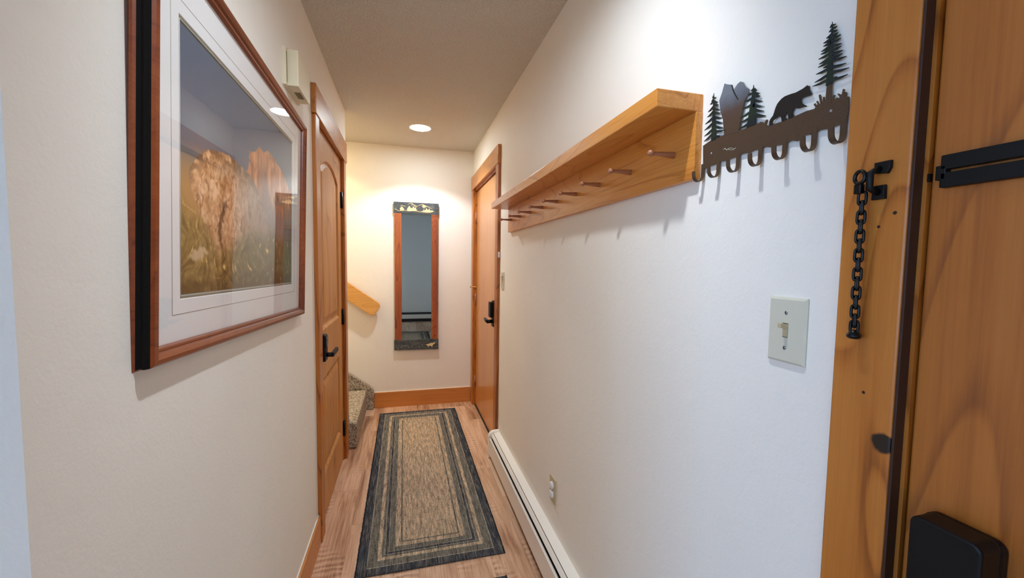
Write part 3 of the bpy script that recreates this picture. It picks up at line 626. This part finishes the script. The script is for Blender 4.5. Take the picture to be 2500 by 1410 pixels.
# ------------------------------------------------------------------ peg shelf
ps = thing('peg_shelf', (XR, 1.63, 1.57), 'honey oak wall shelf with a row of turned pegs', 'shelf')
MB().box(.520, XR, .783, 2.515, 1.714, 1.7525, .002).build('shelf_board', M['oak'], ps)
MB().box(XR - .018, XR, .782, 2.476, 1.568, 1.714, .002).build('back_board', M['oak'], ps)
pegm = MB().lathe([(.0078, 0), (.0070, .010), (.0046, .046), (.0042, .053), (.0050, .056), (.0074, .060), (.0076, .064), (.0060, .0685), (0, .070)], rotY(-math.pi / 2), 18)
peg0 = pegm.build('peg', M['peg'], ps, origin=(0, 0, 0)); peg0.location = Vector((XR - .018, .855, 1.637)) - Vector(ps['at'])
for k in range(1, 9):
    q = peg0.copy(); COL.objects.link(q); q.parent = ps; q.location = Vector((XR - .018, .855 + .1914 * k, 1.637)) - Vector(ps['at'])

# ------------------------------------------------------------------ wall hook rack with bear
RX = XR - .004
rk = thing('wall_hook_rack', (RX, .62, 1.65), 'bronze metal wall rack with cut-out bear, pine trees and mountains', 'hook rack')
def sheet(pts, x, th=.0016): return [(x, y, z) for y, z in pts], (-th, 0, 0)
mb = MB(); mb.prism(*sheet(RACK_BASE, RX))
mb.box(RX, XR, .60, .64, 1.60, 1.62)                         # stand-off behind the plate
mb.build('base_plate', M['bronze'], rk)
MB().prism(*sheet(RACK_MOUNTAIN, RX - .0002)).build('mountain', M['peak'], rk)
MB().prism(*sheet(RACK_CRACK, RX - .0016, .0009)).build('mountain_ridge', M['bear'], rk)
MB().prism(*sheet(RACK_BEAR, RX - .0004)).build('bear_silhouette', M['bear'], rk)
def tree_mb(trunk, brs, w_top, w_bot, w_br, brown=None):
    mb = MB(); a, b_ = Vector((0,) + tuple(trunk[0])), Vector((0,) + tuple(trunk[1]))
    x = RX - .0010; n = 0
    pts = [(x, a.y, a.z), (x, b_.y - w_bot, b_.z), (x, b_.y + w_bot, b_.z)]
    mb.prism(pts, (-.0016, 0, 0))
    for tip, at in brs:
        tip, at = Vector(tip), Vector(at); d = tip - at; L = d.length
        nrm = Vector((-d.y, d.x)).normalized(); w_ = min(w_br, L * .35); n += 1
        mid = at + d * .55; dn = nrm if nrm.y < 0 else -nrm
        P = [at - dn * w_, mid - dn * w_ * .45, tip - dn * w_ * .12, tip + dn * w_ * .12, mid + dn * w_ * .95, at + d * .3 + dn * w_ * .75, at + dn * w_]
        mb.prism([(x - .00002 * n, p.x, p.y) for p in P], (-.0015, 0, 0))
    return mb
tree_mb(T1_TRUNK, T1_BR, .001, .0060, .0030).build('pine_tree', M['tree'], rk)
tm = tree_mb(T2_TRUNK, T2_BR, .001, .0105, .0030)
tm.build('pine_tree', M['tree'], rk)
MB().prism([(RX - .0003, T3_TRUNK[1][0] + .0036, T3_TRUNK[1][1] + .006), (RX - .0003, T3_TRUNK[1][0] - .0036, T3_TRUNK[1][1] + .006), (RX - .0003, T3_TRUNK[2][0] - .0050, T3_TRUNK[2][1] - .006), (RX - .0003, T3_TRUNK[2][0] + .0052, T3_TRUNK[2][1] - .006)], (-.0016, 0, 0)).build('tree_trunk', M['bronze'], rk)
tree_mb(T3_TRUNK[:2], T3_BR, .001, .0050, .0027).build('pine_tree', M['tree'], rk)
for (hy, hz) in (RACK_HOLE[0], RACK_HOLE2[0]):
    MB().lathe([(0, .0015), (.0016, .0012), (.0026, 0)], T(RX - .0016, hy, hz) @ rotY(-math.pi / 2), 14).build('screw_head', M['screw'], rk)
sg = MB()
for k in range(7):
    (ya, za), (yb_, zb_) = RACK_SIG[0], RACK_SIG[1]
    f0, f1 = k / 8, (k + 1.6) / 8
    sg.tube([(RX - .0017, ya + (yb_ - ya) * f0, za + (zb_ - za) * f0 + .0022 * math.sin(k * 2.1)), (RX - .0017, ya + (yb_ - ya) * f1, za + (zb_ - za) * f1 + .002 * math.cos(k * 3.3))], .0005, 6)
sg.build('cut_signature', M['ivory'], rk)
for hy in (.770, .724, .672, .620, .570, .518, .4735):
    path = [(RX - .001, hy, 1.598), (RX - .001, hy, 1.573)]
    for k in range(1, 13):
        a = math.pi * k / 12
        path.append((RX - .001 - .0115 + .0115 * math.cos(a), hy, 1.573 - .0135 * math.sin(a)))
    path.append((RX - .0245, hy, 1.5805))
    MB().strip(path, (0, .0088, 0), .0018).build('hook', M['bronze'], rk)

# ------------------------------------------------------------------ switches, outlet, heater, chime box
sw1 = thing('light_switch', (XR, .5485, 1.2665), 'ivory toggle light switch below the bear hook rack', 'light switch')
PW, PH = .0352, .0565
pl = MB()
cy, cz = .5485, 1.2665
outer = [(cy - PW, cz - PH), (cy + PW, cz - PH), (cy + PW, cz + PH), (cy - PW, cz + PH)]
bm = bmesh.new(); r0 = [bm.verts.new((XR, y, z)) for y, z in outer]; ins = lambda i, x: [bm.verts.new((x, y + (i if y < cy else -i), z + (i if z < cz else -i))) for y, z in outer]
r1, r2 = ins(0, XR - .0025), ins(.004, XR - .0062)
hole = [(cy - .0052, cz - .0125), (cy + .0052, cz - .0125), (cy + .0052, cz + .0125), (cy - .0052, cz + .0125)]
r3 = [bm.verts.new((XR - .0066, y, z)) for y, z in hole]; r4 = [bm.verts.new((XR - .001, y, z)) for y, z in hole]
for a, b_ in ((r0, r1), (r1, r2), (r2, r3), (r3, r4)):
    for i in range(4): bm.faces.new((a[i], a[(i + 1) % 4], b_[(i + 1) % 4], b_[i]))
bm.faces.new(r4); bm.faces.new(r0[::-1]); bmesh.ops.recalc_face_normals(bm, faces=bm.faces[:])
pl.bm = bm; pl.build('switch_plate', M['ivory'], sw1)
tg = MB().box(XR - .0075, XR - .001, cy - .0045, cy + .0045, cz - .0108, cz + .0108, .0006)
tg.prism([(XR - .006, cy - .0034, cz + .002), (XR - .006, cy + .0034, cz + .002), (XR - .006, cy + .0034, cz + .0095), (XR - .006, cy - .0034, cz + .0095)], (-.0145, 0, .0035), .001)
tg.build('toggle', M['almond'], sw1)
def screw(x, y, z, parent, turn=0.4):
    mb = MB().lathe([(0, .0016), (.0022, .0013), (.0032, 0)], T(x, y, z) @ rotY(-math.pi / 2), 16)
    s_ = mb.build('plate_screw', M['screw'], parent)
    MB().box(-.0003, .0003, -.0028, .0028, -.0004, .0004, M=T(x - .0016, y, z) @ rotX(turn)).build('screw_slot', M['fin_dark'], s_)
screw(XR - .0064, cy, cz + .0302, sw1, 1.4); screw(XR - .0064, cy, cz - .0302, sw1, 1.5)

sw2 = thing('light_switch', (XR, 2.665, 1.259), 'almond rocker light switch next to the flat oak door', 'light switch')
MB().box(XR - .0062, XR, 2.630, 2.700, 1.2025, 1.3155, .002, 2).build('switch_plate', M['ivory'], sw2)
rc = MB().prism([(XR - .006, 2.649, 1.226), (XR - .013, 2.649, 1.290), (XR - .006, 2.649, 1.293)], (0, .032, 0), .0006)
rc.box(XR - .0075, XR - .006, 2.6475, 2.6825, 1.224, 1.2945, .0005)
rc.build('rocker', M['almond'], sw2)
for z in (1.213, 1.305): MB().lathe([(0, .0016), (.0022, .0013), (.0032, 0)], T(XR - .0062, 2.665, z) @ rotY(-math.pi / 2), 14).build('plate_screw', M['screw'], sw2)

ou = thing('wall_outlet', (XR, 1.645, .370), 'almond wall outlet with two white plug covers above the heater', 'outlet')
MB().box(XR - .0062, XR, 1.610, 1.680, .3135, .4265, .002, 2).build('outlet_plate', M['almond'], ou)
for z in (.3895, .3505):
    mb = MB().lathe([(.0172, 0), (.0172, .006), (.0162, .0085), (.010, .0098), (0, .010)], T(XR - .0062, 1.645, z) @ rotY(-math.pi / 2), 22)
    mb.build('plug_cover', M['white_plastic'], ou)
MB().lathe([(0, .0016), (.0022, .0013), (.0032, 0)], T(XR - .0062, 1.645, .370) @ rotY(-math.pi / 2), 14).build('plate_screw', M['screw'], ou)

ht = thing('baseboard_heater', (XR, 1.65, 0), 'long white baseboard heater along the foot of the right wall', 'heater')
HY0, HY1 = .47, 2.752
P = lambda pts, y: [(XR - d, y, z) for d, z in pts]
MB().prism(P([(0, .188), (.044, .182), (.050, .176), (.0585, .163), (.0565, .162), (.048, .174), (.043, .178), (0, .184)], HY0), (0, HY1 - HY0, 0)).build('top_cover', M['white_enamel'], ht)
MB().prism(P([(.057, .1425), (.061, .1475), (.066, .1485), (.0705, .145), (.0705, .034), (.066, .034), (.066, .1425), (.0615, .1440)], HY0), (0, HY1 - HY0, 0)).build('front_panel', M['enamel_front'], ht)
MB().prism(P([(0, .02), (.052, .02), (.052, .146), (0, .165)], HY0 + .01), (0, HY1 - HY0 - .02, 0)).build('heating_element', M['fin_dark'], ht)
MB().prism(P([(.0425, .1828), (.0450, .1825), (.0450, .1818), (.0425, .1818)], HY0), (0, HY1 - HY0, 0)).build('cover_seam', M['fin_dark'], ht)
cap = [(0, .195), (.030, .194), (.052, .189), (.066, .178), (.0745, .160), (.0755, .145), (.0755, .008), (0, .008)]
for ya, yb_ in ((HY1 - .028, HY1 + .006), (HY0 - .006, HY0 + .028)):
    MB().prism(P(cap, ya), (0, yb_ - ya, 0), .002).build('end_cap', M['white_enamel'], ht)

h2 = thing('baseboard_heater', (-.3, Y0, 0), 'white baseboard heater behind the camera, seen only in the narrow mirror', 'heater')
Q = lambda pts: [(-1.1, Y0 + d, z) for d, z in pts]
MB().prism(Q([(0, .215), (.05, .20), (.066, .18), (.060, .178), (.045, .194), (0, .208)]), (1.7, 0, 0)).build('top_cover', M['fin_dark'], h2)
MB().prism(Q([(.066, .172), (.072, .170), (.072, .075), (.066, .075)]), (1.7, 0, 0)).build('front_panel', M['enamel_front'], h2)
MB().prism(Q([(0, .01), (.05, .01), (.05, .17), (0, .19)]), (1.7, 0, 0)).build('heating_element', M['fin_dark'], h2)
for xe in (-1.1, .594): MB().box(xe - .005, xe + .012, Y0, Y0 + .075, .006, .218, .002).build('end_cap', M['white_enamel'], h2)
ch = thing('door_chime', (XL, 1.70, 2.06), 'beige wall chime box beside the arched door head casing', 'chime')
CD = .048
cb = MB().box(XL, XL + .012, 1.613, 1.815, 1.990, 2.119, .001)
cb.box(XL + .010, XL + CD, 1.630, 1.806, 1.992, 2.117, .003)
cb.box(XL + .002, XL + .012, 1.622, 1.630, 2.0, 2.11, .001)
body = cb.build('chime_body', M['beige_plastic'], ch)
gr = MB()
for k in range(9): gr.box(XL + .020, XL + .039, 1.690 + k * .0068, 1.6945 + k * .0068, 1.9905, 1.9925)
gr.box(XL + .0195, XL + .0395, 1.688, 1.750, 1.9915, 1.9935)
gr.build('grille', M['grille'], body)
# ------------------------------------------------------------------ framed picture on the left wall
pic = thing('framed_picture', (-.390, 1.2734, 1.5506), 'large framed mountain print in a mahogany frame on the left wall', 'picture')
rot, lean = -.0365, .020
n_ = Vector((1, 0, -lean)).normalized(); u_ = Vector((0, math.cos(rot), math.sin(rot))); u_ = (u_ - n_ * u_.dot(n_)).normalized(); v_ = n_.cross(u_)
mw = Matrix((u_, v_, n_)).transposed().to_4x4(); mw.translation = (-.390, 1.2734, 1.5506); pic.matrix_world = mw
pic['at'] = (0, 0, 0)                                        # children are modelled in the picture's own axes
FW, FH = .9456 / 2, .6812 / 2                                 # sight size of the frame
prof = [(0, -.004), (.002, .001), (.005, .002), (.008, .0015), (.011, .006), (.018, .010), (.025, .0085), (.029, .004), (.030, -.001), (.0305, -.005), (.029, -.009), (.031, -.015), (.0348, -.018), (.0358, -.022), (0, -.022)]
bm = bmesh.new(); R4 = []
for sx, sy in ((-1, -1), (1, -1), (1, 1), (-1, 1)):
    R4.append([bm.verts.new((sx * (FW + o), sy * (FH + o), h_)) for o, h_ in prof])
for i in range(4):
    a, b_ = R4[i], R4[(i + 1) % 4]
    for k in range(len(prof)):
        f_ = bm.faces.new((a[k], a[(k + 1) % len(prof)], b_[(k + 1) % len(prof)], b_[k])); f_.material_index = 1 if 7 <= k <= 10 else 0
bmesh.ops.recalc_face_normals(bm, faces=bm.faces[:])
mb = MB(); mb.bm = bm; frame = mb.build('picture_frame', [M['mahogany'], M['shaded_side']], pic)
# mat board with its window, print rotated a little inside the frame
IW, IH, IR = .7506 / 2, .5013 / 2, .020
ic = (-.0105, .0)
def ring(hw, hh, z): 
    c, s = math.cos(IR), math.sin(IR)
    return [(ic[0] + x * c - y * s, ic[1] + x * s + y * c, z) for x, y in ((-hw, -hh), (hw, -hh), (hw, hh), (-hw, hh))]
def board(outer, inner, z, th, bev=.0):
    bm = bmesh.new(); o1 = [bm.verts.new((x, y, z)) for x, y, _ in outer]; i1 = [bm.verts.new((x, y, z)) for x, y, _ in inner]
    cx = sum(p[0] for p in inner) / 4; cy_ = sum(p[1] for p in inner) / 4
    i2 = [bm.verts.new((x + (bev if x < cx else -bev), y + (bev if y < cy_ else -bev), z - th)) for x, y, _ in inner]; o2 = [bm.verts.new((x, y, z - th)) for x, y, _ in outer]
    for a, b_ in ((o1, i1), (i1, i2), (i2, o2), (o2, o1)):
        for k in range(4): bm.faces.new((a[k], a[(k + 1) % 4], b_[(k + 1) % 4], b_[k]))
    bmesh.ops.recalc_face_normals(bm, faces=bm.faces[:]); m_ = MB(); m_.bm = bm; return m_
full = [(-FW - .006, -FH - .006, 0), (FW + .006, -FH - .006, 0), (FW + .006, FH + .006, 0), (-FW - .006, FH + .006, 0)]
mat1 = board(full, ring(IW + .0075, IH + .0075, 0), -.008, .0018, .0014).build('mat_board', M['mat_board'], pic)
g = MB(); rr = ring(IW + .034, IH + .034, -.0081)
for k in range(4): g.tube([rr[k], rr[(k + 1) % 4]], .0006, 6)
g.build('pressed_line', M['mat_under'], mat1)
board(full, ring(IW, IH, 0), -.0100, .0015, .0012).build('inner_mat', M['mat_under'], pic)
g = MB(); rr = ring(IW + .0012, IH + .0012, -.0099)
for k in range(4): g.tube([rr[k], rr[(k + 1) % 4]], .0005, 6)
g.build('inner_mat_bevel', M['mat_board'], pic)

# the print: a painted landscape, colours computed per vertex
def lerp(a, b, t): return tuple(x + (y - x) * t for x, y in zip(a, b))
def sm(e0, e1, x):
    t = max(0, min(1, (x - e0) / (e1 - e0))) if e0 != e1 else float(x > e0); return t * t * (3 - 2 * t)
def fbm(x, y, o=4, seed=0.0):
    s = a = 0; f = 1; amp = .5
    for k in range(o): s += amp * noise.noise((x * f + seed, y * f + seed * .7, seed + k * 3.1)); f *= 2; amp *= .5
    return s
def curve(pts, s):
    for (a, b_), (c, d) in zip(pts, pts[1:]):
        if a <= s <= c: return b_ + (d - b_) * (s - a) / max(1e-6, c - a)
    return None
ROCK = [(.045, .441), (.051, .484), (.087, .539), (.134, .587), (.184, .608), (.265, .625), (.347, .621), (.429, .606), (.474, .596), (.523, .56), (.60, .47), (.70, .36)]
PEAK = [(.40, .50), (.455, .64), (.463, .723), (.508, .743), (.557, .79), (.611, .786), (.682, .801), (.761, .788), (.848, .759), (.924, .695), (.986, .655), (1.01, .63)]
def print_colour(s, t):
    n1 = fbm(s * 4, t * 3, 4, 2.3)
    sky = lerp((72, 84, 100), (130, 132, 132), sm(.62, .86, 1 - t + .15 * n1 + .25 * (s - .5) * -.4))
    sky = lerp(sky, (96, 92, 104), sm(.25, .0, abs(t - .70 - .2 * n1)) * .5)
    col = lerp(sky, (62, 88, 114), .55 * sm(.4, 1.0, s + .3 * n1))
    if t < .6: col = lerp(col, (168, 120, 56), sm(.62, .40, t) * sm(.45, .1, s) * .85)
    pk = curve(PEAK, s)
    if pk is not None:
        edge = pk + .028 * fbm(s * 22, 1, 3, 5.0)
        if t < edge:
            rk_ = .5 + 1.3 * fbm(s * 26, t * 7 + 3 * fbm(s * 5, t * 5, 2, 1), 5, 8.0)
            c = lerp((128, 72, 40), (206, 146, 96), max(0, min(1, rk_)))
            v = sm(.1, .0, abs(s - .60 - (.72 - t) * .12)) * sm(.76, .58, t); c = lerp(c, (98, 76, 66), .7 * v)
            fade = sm(.62, .38, t - .05 * fbm(s * 9, t * 4, 3, 4)); c = lerp(c, (110, 106, 104), fade * .9)
            col = lerp(col, c, sm(0, .012, edge - t))
    rc_ = curve(ROCK, s + .004 * fbm(s * 30, t * 30, 2))
    left = .045 + .10 * sm(.46, .2, t) + .008 * fbm(t * 20, 2, 3, 3) + .05 * sm(.5, .62, t) ** 2
    if rc_ is not None and t < rc_ + .008 * fbm(s * 40, 0, 2) and s > left:
        tex = fbm(s * 22 - t * 6, t * 9 + s * 9, 5, 11.0); tex2 = fbm(s * 60, t * 40, 3, 17.0)
        c = lerp((150, 104, 62), (204, 168, 132), max(0, min(1, .55 + 1.3 * tex + .9 * tex2)))
        cap = sm(.10, .0, rc_ - t) * sm(-.05, .2, fbm(s * 16, t * 16, 4, 21) + .12); c = lerp(c, (72, 50, 28), .75 * cap)
        vein = abs(fbm(s * 13, t * 5, 4, 31)); c = lerp(c, (116, 70, 36), .8 * sm(.035, .0, vein))
        ck = abs(s - (.245 + .02 * math.sin(t * 18) + .03 * sm(.40, .44, t))); c = lerp(c, (58, 32, 14), .85 * sm(.022, .0, ck + .02 * tex2) * sm(.44, .38, t))
        c = lerp(c, (112, 104, 96), .55 * sm(.30, .50, s))
        col = lerp(col, c, sm(0, .012, s - left) * (1 - .55 * sm(.45, .68, s)))
    gl = .30 + .08 * fbm(s * 9, 3, 3, 6.0) - .10 * sm(.1, .22, s) * sm(.5, .25, s) + .05 * sm(.07, .0, s)
    gm = sm(gl + .06, gl - .07, t)
    if gm > 0:
        st_ = fbm(s * 90 + 14 * fbm(s * 6, t * 6, 2, 9), t * 12, 4, 13.0); st2 = fbm(s * 24, t * 30, 3, 19.0)
        c = lerp((78, 62, 22), (146, 122, 66), max(0, min(1, .5 + 1.5 * st_ + .8 * st2)))
        c = lerp(c, (58, 70, 40), .55 * sm(.2, .55, s)); c = lerp(c, (206, 178, 112), sm(.26, .40, st_ + .3 * st2))
        c = lerp(c, (44, 34, 8), .6 * sm(.12, .0, t + .06 * st2))
        col = lerp(col, c, gm * .92)
    for (a, b_), (c_, d), wd in (((.432, .324), (.635, .115), .004), ((.011, .347), (.085, .32), .006), ((.02, .13), (.13, .26), .004), ((.14, .2), (.22, .185), .003), ((.20, .06), (.245, .062), .005)):
        k = ((s - a) * (c_ - a) + (t - b_) * (d - b_)) / ((c_ - a) ** 2 + (d - b_) ** 2)
        if 0 < k < 1:
            dd = math.hypot(s - a - k * (c_ - a), t - b_ - k * (d - b_)); col = lerp(col, (190, 166, 110), .5 * sm(wd * .7, wd * .2, dd + .006 * abs(fbm(s * 8, t * 8, 2))))
    lg = math.hypot((s - .10) / .05, (t - .155 - .35 * (s - .08)) / .03); col = lerp(col, (190, 168, 140), .7 * sm(1.1, .6, lg + .8 * fbm(s * 50, t * 50, 3, 23)))
    return [max(0, c) for c in col]
NX, NY = 300, 200
bm = bmesh.new(); lay = bm.verts.layers.float_color.new('print'); G = []
cr_, sr_ = math.cos(IR), math.sin(IR)
for j in range(NY + 1):
    row = []
    for i in range(NX + 1):
        s, t = i / NX, j / NY; x, y = (s - .5) * (2 * IW + .004), (t - .5) * (2 * IH + .004)
        vt = bm.verts.new((ic[0] + x * cr_ - y * sr_, ic[1] + x * sr_ + y * cr_, -.0118)); c = print_colour(s, t); vt[lay] = tuple(min(.95, q * 1.6) for q in srgb(*c)[:3]) + (1,); row.append(vt)
    G.append(row)
for j in range(NY):
    for i in range(NX): bm.faces.new((G[j][i], G[j][i + 1], G[j + 1][i + 1], G[j + 1][i]))
t_ = NT('landscape_print'); at = t_.n('Attribute'); at.attribute_name = 'print'; t_.set(color=at.outputs['Color'], rough=0.7)
mb = MB(); mb.bm = bm; mb.build('landscape_print', t_.m, pic)
bm = bmesh.new(); bm.faces.new([bm.verts.new(p) for p in ((-FW - .002, -FH - .002, -.0055), (FW + .002, -FH - .002, -.0055), (FW + .002, FH + .002, -.0055), (-FW - .002, FH + .002, -.0055))])
mb = MB(); mb.bm = bm; mb.build('glass', M['glass'], pic)
MB().box(-FW - .022, FW + .022, -FH - .022, FH + .022, -.0215, -.0150).build('backing_board', M['mat_under'], pic)

# ------------------------------------------------------------------ mirror on the end wall
mi = thing('wall_mirror', (.099, YB, 1.24), 'narrow wall mirror with carved slate bands on the end wall', 'mirror')
YM = YB - .022
rotm = .0
glassm = MB().box(-.042, .241, YM, YM + .004, .636, 1.832).build('mirror_glass', M['mirror'], mi)
MB().box(-.100, -.037, YM - .008, YM + .012, .632, 1.834, .002).build('side_stile', M['redwood'], mi)
MB().box(.236, .298, YM - .008, YM + .012, .632, 1.834, .002).build('side_stile', M['redwood'], mi)
MB().box(-.095, .293, YM + .005, YB - .004, .60, 1.87).build('backing_board', M['mat_under'], mi)
YP = 3.9165
tp = MB().prism([(-.107, YP, 1.826), (.303, YP, 1.822), (.303, YP, 1.928), (-.107, YP, 1.9285)], (0, .018, 0), .002).build('slate_band', M['slate'], mi)
bp_ = MB().prism([(-.106, YP, .547), (.303, YP, .543), (.303, YP, .642), (-.106, YP, .641)], (0, .018, 0), .002).build('slate_band', M['slate'], mi)
cv = MB()
for l in PLQ_LINES[:6]: cv.tube([(x, YP - .0002, z) for x, z in l], .0026, 6)
for q in PLQ_POLYS: cv.prism([(x, YP - .0012, z) for x, z in q], (0, .003, 0))
cv.build('carved_mountains', M['tan_carve'], tp)
MB().tube([(x, YP - .0002, z) for x, z in PLQ_LINES[6]], .002, 6).build('carved_ridge', M['grey_carve'], tp)
cv = MB().prism([(x, YP - .0012, z) for x, z in PLQ_BOT[0]], (0, .003, 0))
cv.build('carved_animal', M['tan_carve'], bp_)
for (x, z) in PLQ_DOTS: MB().lathe([(.0034, 0), (.003, .002), (0, .0025)], T(x, YP, z) @ rotX(math.pi / 2), 10).build('carved_track', M['tan_carve'], bp_)
cv = MB()
for q in PLQ_BOT[1:]: cv.prism([(x, YP - .0008, z) for x, z in q], (0, .003, 0))
cv.build('carved_ground', M['grey_carve'], bp_)

# ------------------------------------------------------------------ recessed lights
def can(x, y, mat, label):
    t = thing('ceiling_light', (x, y, H), label, 'ceiling light')
    MB().lathe([(.0760, .004), (.0770, -.001), (.0830, -.003), (.0900, -.002), (.0915, .0)], T(x, y, H), 40).build('trim_ring', M['trim_white'], t)
    MB().lathe([(0, .001), (.050, .001), (.0765, .002), (.0765, .006), (0, .006)], T(x, y, H - .004), 40).build('lens', mat, t)
can(*CAN[0], M['lens'], 'round white recessed ceiling light lit near the end wall')
can(*CAN[1], M['lens_near'], 'round recessed ceiling light above the peg shelf, outside the frame')
can(*CAN[2], M['lens_warm'], 'round warm recessed ceiling light over the stairs, outside the frame')

st_ = thing('fill_stand', (-1.0, -1.2, 0), 'small round stand added under the fill globe, outside the frame', 'table')  # unseen stand added to carry the fill globe
MB().lathe([(0, .66), (.20, .66), (.20, .68), (0, .68)], T(-1.0, -1.2, 0), 28).build('fill_stand_top', M['base_wood'], st_)
MB().lathe([(.022, .03), (.016, .3), (.022, .66)], T(-1.0, -1.2, 0), 16).lathe([(0, 0), (.13, 0), (.13, .02), (.02, .035), (0, .035)], T(-1.0, -1.2, 0), 24).build('fill_stand_pedestal', M['base_wood'], st_)
gl = thing('fill_globe', (-1.0, -1.2, .68), 'glowing globe added as fill light for the hall, outside the frame', 'lamp')  # unseen globe added to brighten the hall from behind the camera
MB().lathe([(0, .68), (.06, .68), (.06, .70), (.03, .715), (.03, .735), (0, .735)], T(-1.0, -1.2, 0), 24).build('fill_globe_base', M['black'], gl)
g_ = MB().lathe([(.115 * math.sin(math.pi * k / 16), .847 - .115 * math.cos(math.pi * k / 16)) for k in range(17)], T(-1.0, -1.2, 0), 28).build('globe', M['globe'], gl)
g_.visible_shadow = True

# ------------------------------------------------------------------ stairs and handrail at the left end
sc = thing('staircase', (-.60, 3.55, 0), 'beige carpeted staircase rising to the left behind the arched door', 'staircase')
def fuzzy(mb, cuts, amp):
    bmesh.ops.subdivide_edges(mb.bm, edges=mb.bm.edges[:], cuts=cuts, use_grid_fill=True)
    for v in mb.bm.verts: v.co += Vector((noise.noise(v.co * 90), noise.noise(v.co * 90 + Vector((7, 1, 3))), noise.noise(v.co * 90 + Vector((2, 9, 5))))) * amp
    return mb
RISE, RUN = .188, .250
for k in range(6):
    x1 = -.352 - RUN * k; z1 = .195 + RISE * k
    m_ = MB()
    if k < 1:
        o_ = [(x1, 3.098), (x1, 3.888), (x1 - RUN, 3.888), (x1 - RUN, 3.164), (XL + .006, 3.164), (XL + .006, 3.098)]
        fuzzy(m_.prism([(x, y, .004) for x, y in o_], (0, 0, z1 - .004), .012), 5, .004)
    else: fuzzy(m_.box(x1 - RUN + .004, x1, 3.164, 3.888, z1 - RISE - .02, z1, .014, 3), 3, .004)
    m_.build('step', M['carpet'], sc)
sk = MB()
f_ = .188 / .250
sk.prism([(-.296, 3.895, .002), (-.296, 3.895, .190), (-.33, 3.895, .222), (-.33 - 1.4, 3.895, .222 + 1.4 * f_), (-.33 - 1.4, 3.895, .002)], (0, YB - .006 - 3.895, 0), .006)
fuzzy(sk, 6, .004).build('carpet_skirt', M['carpet'], sc)

hr = thing('handrail', (-.5, YB, 1.0), 'sloping oak handrail on the end wall over the stairs', 'handrail')
sl_ = -.72; th_ = math.atan(sl_)
dx, dz = math.cos(th_), math.sin(th_)                          # along the rail, down to the right
def rail_pt(a, b_): return (-.252 + dx * a - dz * b_ * -1 * -1, YB - .070, .912 + dz * a + dx * b_)
Wd = .067
out = []
for k in range(9):
    a = -math.pi / 2 + math.pi * k / 8
    r = .045
    cyy = (Wd - r) * (1 if k > 4 else -1 if k < 4 else 0)
    out.append((-.045 + r * math.cos(a), cyy + r * math.sin(a) if k != 4 else 0))
out = [(-2.2, -Wd)] + out + [(-2.2, Wd)]
pts = [(-.250 + dx * a - dz * b_, YB - .075, .925 + dz * a + dx * b_) for a, b_ in out]
MB().prism(pts, (0, .038, 0), .005).build('rail_board', M['rail'], hr)
for xb in (-.75, -1.5):
    zb_ = .925 + (xb + .25) * sl_
    MB().box(xb - .02, xb + .02, YB - .04, YB, zb_ - .03, zb_ + .02, .003).build('rail_bracket', M['black'], hr)

# ------------------------------------------------------------------ runners
def runner(cx, cy, hx, hy, ang, label, seed):
    bm = bmesh.new(); nx, ny = 30, 90; th = .006; rnd = random.Random(seed); V = []
    for j in range(ny + 1):
        row = []
        for i in range(nx + 1):
            x, y = (i / nx * 2 - 1) * hx, (j / ny * 2 - 1) * hy
            if i in (0, nx): x += (1 if i else -1) * rnd.uniform(-.0018, .0018)
            row.append(bm.verts.new((x, y, th + .0006 * noise.noise((x * 9, y * 5, seed)))))
        V.append(row)
    for j in range(ny):
        for i in range(nx): bm.faces.new((V[j][i], V[j][i + 1], V[j + 1][i + 1], V[j + 1][i]))
    edge = [V[0][i] for i in range(nx + 1)] + [V[j][nx] for j in range(1, ny + 1)] + [V[ny][i] for i in range(nx - 1, -1, -1)] + [V[j][0] for j in range(ny - 1, 0, -1)]
    low = [bm.verts.new((v.co.x, v.co.y, .0004)) for v in edge]; n = len(edge)
    for k in range(n): bm.faces.new((edge[k], low[k], low[(k + 1) % n], edge[(k + 1) % n]))
    bm.faces.new(low); bmesh.ops.recalc_face_normals(bm, faces=bm.faces[:])
    mb = MB(); mb.bm = bm
    o = mb.build('runner_rug', rug_mat('woven_runner_%d' % seed, hx, hy)); o.location = (cx, cy, 0); o.rotation_euler = (0, 0, ang)
    tag(o, label, 'rug')
    bd = MB()                                                  # overcast binding on the long sides
    for sx in (-1, 1):
        pts = [(sx * (hx + .001 + rnd.uniform(-.001, .0012)), y, .0042 + rnd.uniform(-.0006, .0006)) for y in [-hy + 2 * hy * k / 160 for k in range(161)]]
        bd.tube(pts, [.0038 + .0009 * (k % 2) for k in range(161)], 6)
    b_ = bd.build('bound_edge', M['rug_edge'], None); b_.parent = o
    return o
runner(.1135, 2.7775, .333, .991, math.radians(.25), 'long grey and beige striped runner rug in the middle of the hall floor', 1)
runner(.092, .655, .333, .991, math.radians(.2), 'second striped runner, only its dark corner showing at the bottom edge', 2)
